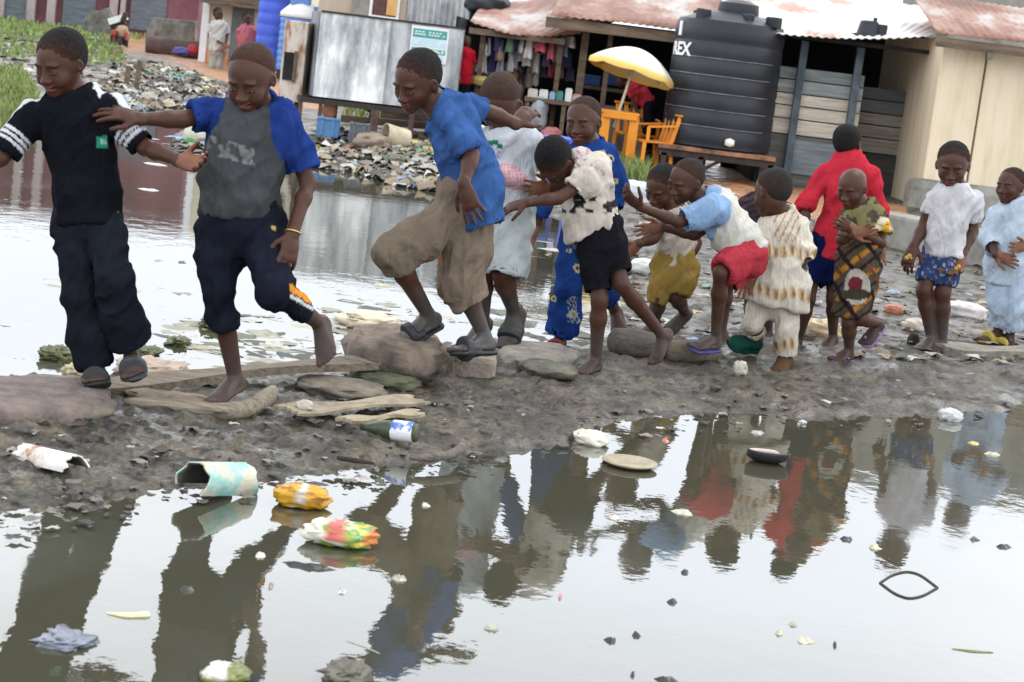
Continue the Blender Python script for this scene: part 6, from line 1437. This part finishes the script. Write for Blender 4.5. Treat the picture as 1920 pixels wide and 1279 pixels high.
board('cardboard', 'narrow torn strip of pale cardboard at the sheet edge', 'cardboard', gp(648, 792, .075), gp(778, 778, .07), .05, .012, (.40, .33, .22), seed=5, mt=STONE)
bag('white_scrap', 'small pale crumpled paper on the sodden cardboard', 'paper', 572, 760, 30, 18, Yat(572, 765, .09), (.55, .50, .40), 27, .35)
bag('cream_sack', 'cream plastic sack floating half sunk behind the plank tip', 'sack', 694, 603, 112, 30, Yat(694, 612, 0), (.60, .52, .36), 29, .3, depth=.12, mt=PLAST, crumple=.3)
bag('tan_cloth', 'tan wet cloth under the lifted sandal', 'cloth', 285, 692, 120, 30, Yat(285, 706), (.42, .32, .24), 31, .3, depth=.12, crumple=.3)
bag('tan_cloth', 'small cream rag at the trouser hem of the boy in black', 'cloth', 138, 696, 36, 26, Yat(138, 708), (.50, .42, .26), 33, .3, depth=.05, crumple=.4)
for k, (x, y, w, h_, l) in enumerate(((105, 665, 56, 24, 'largest dark green leaf clump floating left of the trouser leg'), (275, 662, 40, 18, 'dark weed clump right of the lifted sandal'), (300, 685, 40, 14, 'green leaf clump nearest the tan cloth'), (335, 640, 34, 14, 'floating weed clump between the two leading boys'), (398, 608, 40, 20, 'dull green leaf stuck behind the rolled trouser cuff'))):
    bag('leaf_clump', l, 'leaves', x, y, w, h_, Yat(x, y+h_*.3, 0), (.09, .10, .035), 40+k, .5, group='leaf clumps floating on the pond', depth=.07, crumple=.6)
# bottle
Yq = Yat(730, 820, .05); a, b_ = wd(676, 800, Yq+.05), wd(784, 812, Yq); d = nrm(b_-a); L = np.linalg.norm(b_-a); x_ = nrm(np.cross([0, 0, 1], d)); M_ = np.stack([x_, np.cross(d, x_), d], 1)
bo = empty('bottle', (a+b_)/2-[0, 0, .03], 'green plastic bottle with blue and white label lying in the mud', 'bottle'); bo['_base'] = list(map(float, bo.location))
GRN = mat('green_plastic', [(.035, .05, .028), (.07, .09, .045)], scale=8, rough=.4)
MB().lathe(a, [(.001, 0), (.012, .002), (.014, L*.16), (.030, L*.36), (.033, L*.5), (.033, L*.56)], 16, M=M_).build('body', GRN, bo, smooth=True)
MB().lathe(a, [(.0345, L*.56), (.036, L*.6), (.036, L*.9), (.033, L*.93)], 18, M=M_, caps=False).build('label', mat('bottle_label', [(.08, .14, .42), (.14, .22, .55), (.70, .72, .76), (.75, .75, .75)], scale=16, rough=.5, lo=.42, hi=.58), bo, smooth=True)
MB().lathe(a, [(.033, L*.93), (.031, L*.99), (.012, L), (.001, L)], 16, M=M_).build('base', GRN, bo, smooth=True)
trunk('driftwood', 'small curved driftwood stick at the puddle edge', 'stick', [(768, 858, 862), (810, 859, 864), (848, 853, 860), (868, 838, 850), (864, 824, 845)], [6, 9, 9, 9, 7], (.19, .165, .14))
trunk('driftwood', 'dark broken stick half buried on the mud below the bottle', 'stick', [(632, 858, 862), (668, 864, 868), (702, 869, 872)], [5, 5, 3], (.05, .043, .035))
def halfpipe(name, label, px0, py0, px1, py1, yb, rpx, cols, a0, a1, seed, dy):
    Y = Yat((px0+px1)/2, yb); A, B = wd(px0, py0, Y-dy), wd(px1, py1, Y+dy); ax = nrm(B-A); s = nrm(np.cross(ax, [0, 0, 1])); u = np.cross(s, ax); r = SX(Y, rpx); L = np.linalg.norm(B-A); rg = np.random.default_rng(seed); e = rg.random(16)*.04
    mb = MB(); mb.c = (1, 1, 1)
    def fn(q, v): k = int(round(v*15)); t = math.radians(a0+(a1-a0)*v); return A+ax*(L*q+e[k]*(q-.5)*1.5)+r*(math.cos(t)*s+math.sin(t)*u)
    mb.grid(fn, 14, 16, .004); o = mb.build(name, mat(name+'_shell', cols, scale=9, rough=.65, bump=.3, lo=.36, hi=.62), None, smooth=True, auto=True)
    r = r-.009; A = A+ax*.004; mb = MB(); L = L-.008
    mb.grid(fn, 14, 16, -.003); mb.build('inner_face', mat('dark_inside', [(.035, .034, .028), (.08, .075, .06)], scale=8), o, smooth=True); return tag(o, label, 'container')  # darker lining set just inside the shell
halfpipe('broken_pipe', 'broken white half pipe with rust stains lying on the mud', 50, 858, 136, 878, 880, 27, [(.30, .14, .07), (.60, .52, .44), (.74, .70, .66), (.78, .76, .72)], -10, 175, 3, -.06)
halfpipe('crushed_tub', 'crushed cream and teal tub tipped over at the puddle edge', 368, 902, 452, 902, 912, 37, [(.50, .45, .34), (.56, .52, .42), (.30, .52, .46), (.22, .44, .38)], -38, 200, 5, .09)
# floating packets
def yel(U, nz, P):
    c = np.tile(np.array([.62, .33, .02]), (len(U), 1)); c[(nz > .62)] = (.34, .15, .02); c[(np.abs(U[:, 0]+.05-.15*U[:, 2]) < .10)] = (.62, .60, .55); return c
bag('snack_packet', 'crumpled yellow packet floating at the near puddle edge', 'packet', 567, 930, 102, 40, Yat(567, 948, 0), None, 51, .2, depth=.06, colf=yel, mt=PLAST, crumple=.28)
def wrap_(U, nz, P):
    c = np.tile(np.array([.70, .68, .55]), (len(U), 1)); x = U[:, 0]
    c[(x > -.5) & (nz > .5)] = (.22, .34, .05); c[(x > -.35) & (x < .05) & (U[:, 2] > .0)] = (.55, .13, .10); c[(x > .35)] = (.70, .52, .08); c[(x > .35) & (nz > .52)] = (.10, .30, .10); c[(x > .78)] = (.60, .20, .04); return c
bag('snack_packet', 'red green and white crumpled wrapper floating on the puddle', 'packet', 640, 1002, 130, 38, Yat(640, 1020, 0), None, 53, .28, depth=.06, colf=wrap_, mt=PLAST, crumple=.30)
bag('snack_packet', 'green and white packet floating at the bottom edge of the puddle', 'packet', 424, 1264, 84, 30, Yat(424, 1275, 0), None, 55, .25, depth=.05, colf=lambda U, nz, P: np.where((U[:, 0:1] < .05) & (U[:, 2:3] > .2), np.array([[.66, .64, .58]]), np.array([[.16, .18, .05]])), mt=PLAST, crumple=.3)
bag('dark_debris', 'black and brown waste clump at the bottom of the puddle', 'debris', 650, 1262, 74, 30, Yat(650, 1272, 0), (.12, .11, .08), 57, .6, depth=.06, crumple=.6)
def scrap(name, label, cat, x, y, w, h_, c, seed, group=None, mt=PLAST):
    """flat torn piece lying on the water"""
    cen = gp(x, y, .0); r = np.random.default_rng(seed); a = SX(cen[1], w)/2; b_ = max(SX(cen[1], h_)/2/.22*.5, .010); n = 11; V = [cen+[0, 0, .009]]
    for f in (.55, 1.0):
        for i in range(n):
            t = 2*math.pi*i/n; q = f*(.55+.75*r.random() if f == 1.0 else .8); V.append(cen+np.array([a*q*math.cos(t), b_*q*math.sin(t), (.002+r.random()*.010 if f < 1 else r.random()*.004-.005)]))
    V = np.array(V); F = [(0, 1+i, 1+(i+1) % n) for i in range(n)]+[(1+i, 1+n+i, 1+n+(i+1) % n, 1+(i+1) % n) for i in range(n)]
    o = mk(name, V, F, mt, None, col=np.asarray(c)[None]*(.6+.7*r.random((len(V), 1))), smooth=True); return tag(o, label, cat, group)
def flo(name, label, cat, x, y, w, h_, c, seed, amp=.3, z=0.0, depth=None, group=None, mt=PLAST): return bag(name, label, cat, x, y, w, h_, Yat(x, y+h_*.35, z), c, seed, amp, crumple=.2, depth=depth or SX(7, w)*.45, group=group, mt=mt)
flo('white_packet', 'white and yellow torn packet at the puddle edge', 'packet', 1108, 822, 58, 26, (.72, .68, .56), 61, .4)
flo('paper_cup', 'white paper cup stuck upright in the mud', 'cup', 1388, 692, 24, 28, (.50, .46, .38), 63, .4, .06)
flo('plastic_bag', 'small white plastic bag at the far right puddle edge', 'bag', 1782, 780, 36, 22, (.60, .60, .60), 65, .5)
flo('plastic_bag', 'white and red plastic bag on the littered ground between the last two children', 'bag', 1812, 584, 74, 32, (.70, .66, .66), 67, .3, .06)
flo('plastic_bag', 'crumpled white bag behind the crouching arm of the boy in mustard shorts', 'bag', 1206, 500, 46, 26, (.70, .72, .68), 69, .3, .03)
flo('plastic_bag', 'white plastic heap on the bank behind the boy with pale blue sleeves', 'bag', 1196, 368, 90, 42, (.60, .62, .66), 71, .5, .08)
flo('brick', 'broken orange brick on the litter beside the bald child', 'brick', 1676, 582, 34, 20, (.42, .16, .09), 73, .18, .06)
flo('cardboard', 'crumpled cream paper on the mud behind the printed dress', 'paper', 1535, 618, 90, 36, (.60, .46, .28), 75, .4, .05)
flo('paper', 'cream paper scrap behind the bald child near the brick', 'paper', 1716, 612, 44, 26, (.58, .50, .42), 77, .35, .06)
for k, (x, y, w, h_, c, l) in enumerate(((488, 1042, 30, 17, (.66, .58, .50), 'pinkish white foam scrap floating below the two packets'), (1150, 972, 32, 13, (.66, .58, .44), 'cream scrap floating left of the pale leaf'), (748, 1086, 40, 16, (.40, .40, .30), 'pale leaf cluster floating in the long reflection'), (798, 948, 24, 10, (.55, .52, .44), 'small cream scrap inside the dark reflection'),
      (1280, 962, 52, 20, (.48, .48, .36), 'pale green leaf floating above the wire loop'), (642, 1110, 26, 12, (.52, .54, .50), 'faint grey scrap below the wrapper'), (508, 1100, 12, 18, (.30, .24, .18), 'small brown cone shaped scrap'), (920, 1178, 46, 16, (.42, .44, .34), 'pale leaf mid puddle near the bottom'), (1486, 1172, 24, 10, (.40, .38, .28), 'upper leaf of the small leaf cluster'), (1508, 1202, 44, 20, (.55, .50, .36), 'largest leaf of the small leaf cluster'), (1462, 1188, 22, 12, (.50, .50, .34), 'leftmost leaf of the small leaf cluster'),
      (1640, 1028, 30, 11, (.55, .52, .36), 'yellowish scrap beside a reflected head'), (1828, 832, 26, 7, (.62, .56, .20), 'yellow strip floating near the right edge'), (1860, 852, 30, 10, (.55, .52, .32), 'pale yellow scrap by the right edge'), (1247, 826, 16, 20, (.60, .22, .14), 'small orange scrap near the far puddle edge'), (1050, 1120, 10, 6, (.62, .25, .28), 'tiny pink scrap in the open puddle'), (1420, 812, 40, 16, (.40, .40, .36), 'pale leaf cluster above the dark container'))):
    scrap('floating_scrap', l, 'scrap', x, y, w, h_, c, 80+k, group='scraps floating on the puddle')
DK = (.05, .052, .055)
for k, (x, y, w, h_, l) in enumerate(((1588, 1012, 30, 7, 'thin dark scrap left of the reflected head'), (1828, 1012, 28, 10, 'dark scrap upper of the pair at right'), (1882, 1026, 36, 8, 'dark scrap lower of the pair at right'), (1194, 1192, 22, 12, 'dark blob right of the small twigs'), (1146, 1202, 34, 10, 'row of dark specks near the lower middle'), (1284, 1074, 24, 10, 'dark scrap in the bright open puddle'), (1260, 1130, 26, 7, 'greenish scrap below the dark one'), (1186, 1266, 12, 14, 'round dark dot at the bottom edge'), (1248, 1276, 50, 8, 'dark fringe at the bottom edge'), (570, 1062, 130, 12, 'long dark scum streak below the wrapper'), (350, 1106, 40, 8, 'dark speck in the second boy reflection'), (1408, 1006, 7, 14, 'tiny upright dark twig'), (1565, 1210, 8, 12, 'small dark twig right of the leaf cluster'))):
    scrap('dark_scrap', l, 'scrap', x, y, w, h_, DK, 110+k, group='dark scraps floating on the puddle')
bag('foam_tangle', 'grey blue plastic tangle floating in the first reflection', 'plastic', 122, 1202, 84, 20, Yat(122, 1205, 0), (.20, .22, .27), 131, .6, depth=.05, mt=PLAST, crumple=.6)
trunk('plastic_spoon', 'pale yellow plastic strip floating between the first two reflections', 'strip', [(200, 1150, 1150), (236, 1156, 1156), (280, 1154, 1154)], [3, 7, 9], (.74, .72, .42), mt=PLAST, z0=0)
trunk('straw_blade', 'long dry grass blade floating at the lower right', 'blade', [(1785, 1217, 1217), (1825, 1222, 1222), (1862, 1224, 1224)], [2, 3.5, 2], (.40, .38, .20), z0=0)
trunk('twig', 'pale thin twig floating at the end of the long reflection', 'twig', [(650, 1202, 1202), (690, 1216, 1216), (712, 1226, 1226)], [1.5, 1.5, 1.2], (.5, .48, .42), z0=0)
loop = [(1650, 1093), (1672, 1078), (1700, 1071), (1725, 1077), (1758, 1102), (1730, 1118), (1704, 1123), (1678, 1114), (1650, 1093)]
lp = np.array(loop, float); tt_ = np.linspace(0, 8, 49); lp = [(np.interp(t, range(9), lp[:, 0]), np.interp(t, range(9), lp[:, 1])) for t in tt_]; lp = [tuple(np.mean([lp[max(0, i-2)], lp[max(0, i-1)], lp[i], lp[min(48, i+1)], lp[min(48, i+2)]], 0)) if i % 48 and abs(i-24) > 2 else lp[i] for i in range(49)]
mb = MB(); mb.tube([gp(x, y, .0012) for x, y in lp], .0036, 6); tag(mb.build('wire_loop', mat('dark_wire', [(.03, .028, .024), (.07, .06, .05)], scale=30), None, smooth=True), 'leaf shaped dark wire loop floating on the puddle', 'wire')
# tipped black-lined container and floating plate
Yc = Yat(1438, 868, 0); c = wd(1440, 856, Yc); mb = MB(); mb.c = (.035, .03, .03)
a_ = SX(Yc, 40)
def shell(u, v):
    t = math.pi*v; x = -1+2*u; r = math.sqrt(max(0, 1-x*x*.96)); return c+np.array([x*a_, -.055*math.cos(t)*r, -.035*math.sin(t)*r+.012+.012*math.cos(t)])
mb.grid(shell, 18, 12, .004); o = mb.build('husk', PAINTED, None, smooth=True); tag(o, 'dark hollow husk with striped pale rim floating on the puddle', 'husk')
mb = MB(); mb.c = (.62, .50, .44); mb.tube([shell(q, 1.0)+[0, 0, .006] for q in np.linspace(.02, .8, 14)], [.003]+[.010]*11+[.008, .003], 8); mb.build('rim', PAINTED, o, smooth=True)
mb = MB(); Yp2 = Yat(1180, 874, 0); mb.lathe(gp(1180, 874, 0.0), [(.001, 0), (.07, .004), (.10, .016), (.098, .02), (.06, .010), (.001, .008)], 28); tag(mb.build('plate', mat('tan_plate', [(.26, .22, .15), (.40, .35, .25)], scale=10), None, smooth=True), 'tan plate floating flat at the puddle edge', 'plate')
for k, (x, y, w, h_, c, l) in enumerate(((290, 308, 56, 14, (.66, .62, .52), 'white foam slab floating between the leading boys'), (278, 356, 46, 8, (.66, .66, .62), 'white plastic film floating below the foam slab'), (375, 258, 60, 46, (.60, .58, .46), 'large cream sack on the litter islet'), (356, 270, 22, 22, (.06, .30, .10), 'small green bottle scrap on the litter islet'), (716, 535, 46, 12, (.45, .42, .28), 'pale scrap floating beside the front knee of the boy in bright blue'), (1050, 470, 90, 14, (.30, .30, .30), 'grey flat sheet on the pond behind the black shorts'))):
    (flo if k in (2, 3) else scrap)('pond_scrap', l, 'scrap', x, y, w, h_, c, 140+k, group='scraps afloat on the far pond')
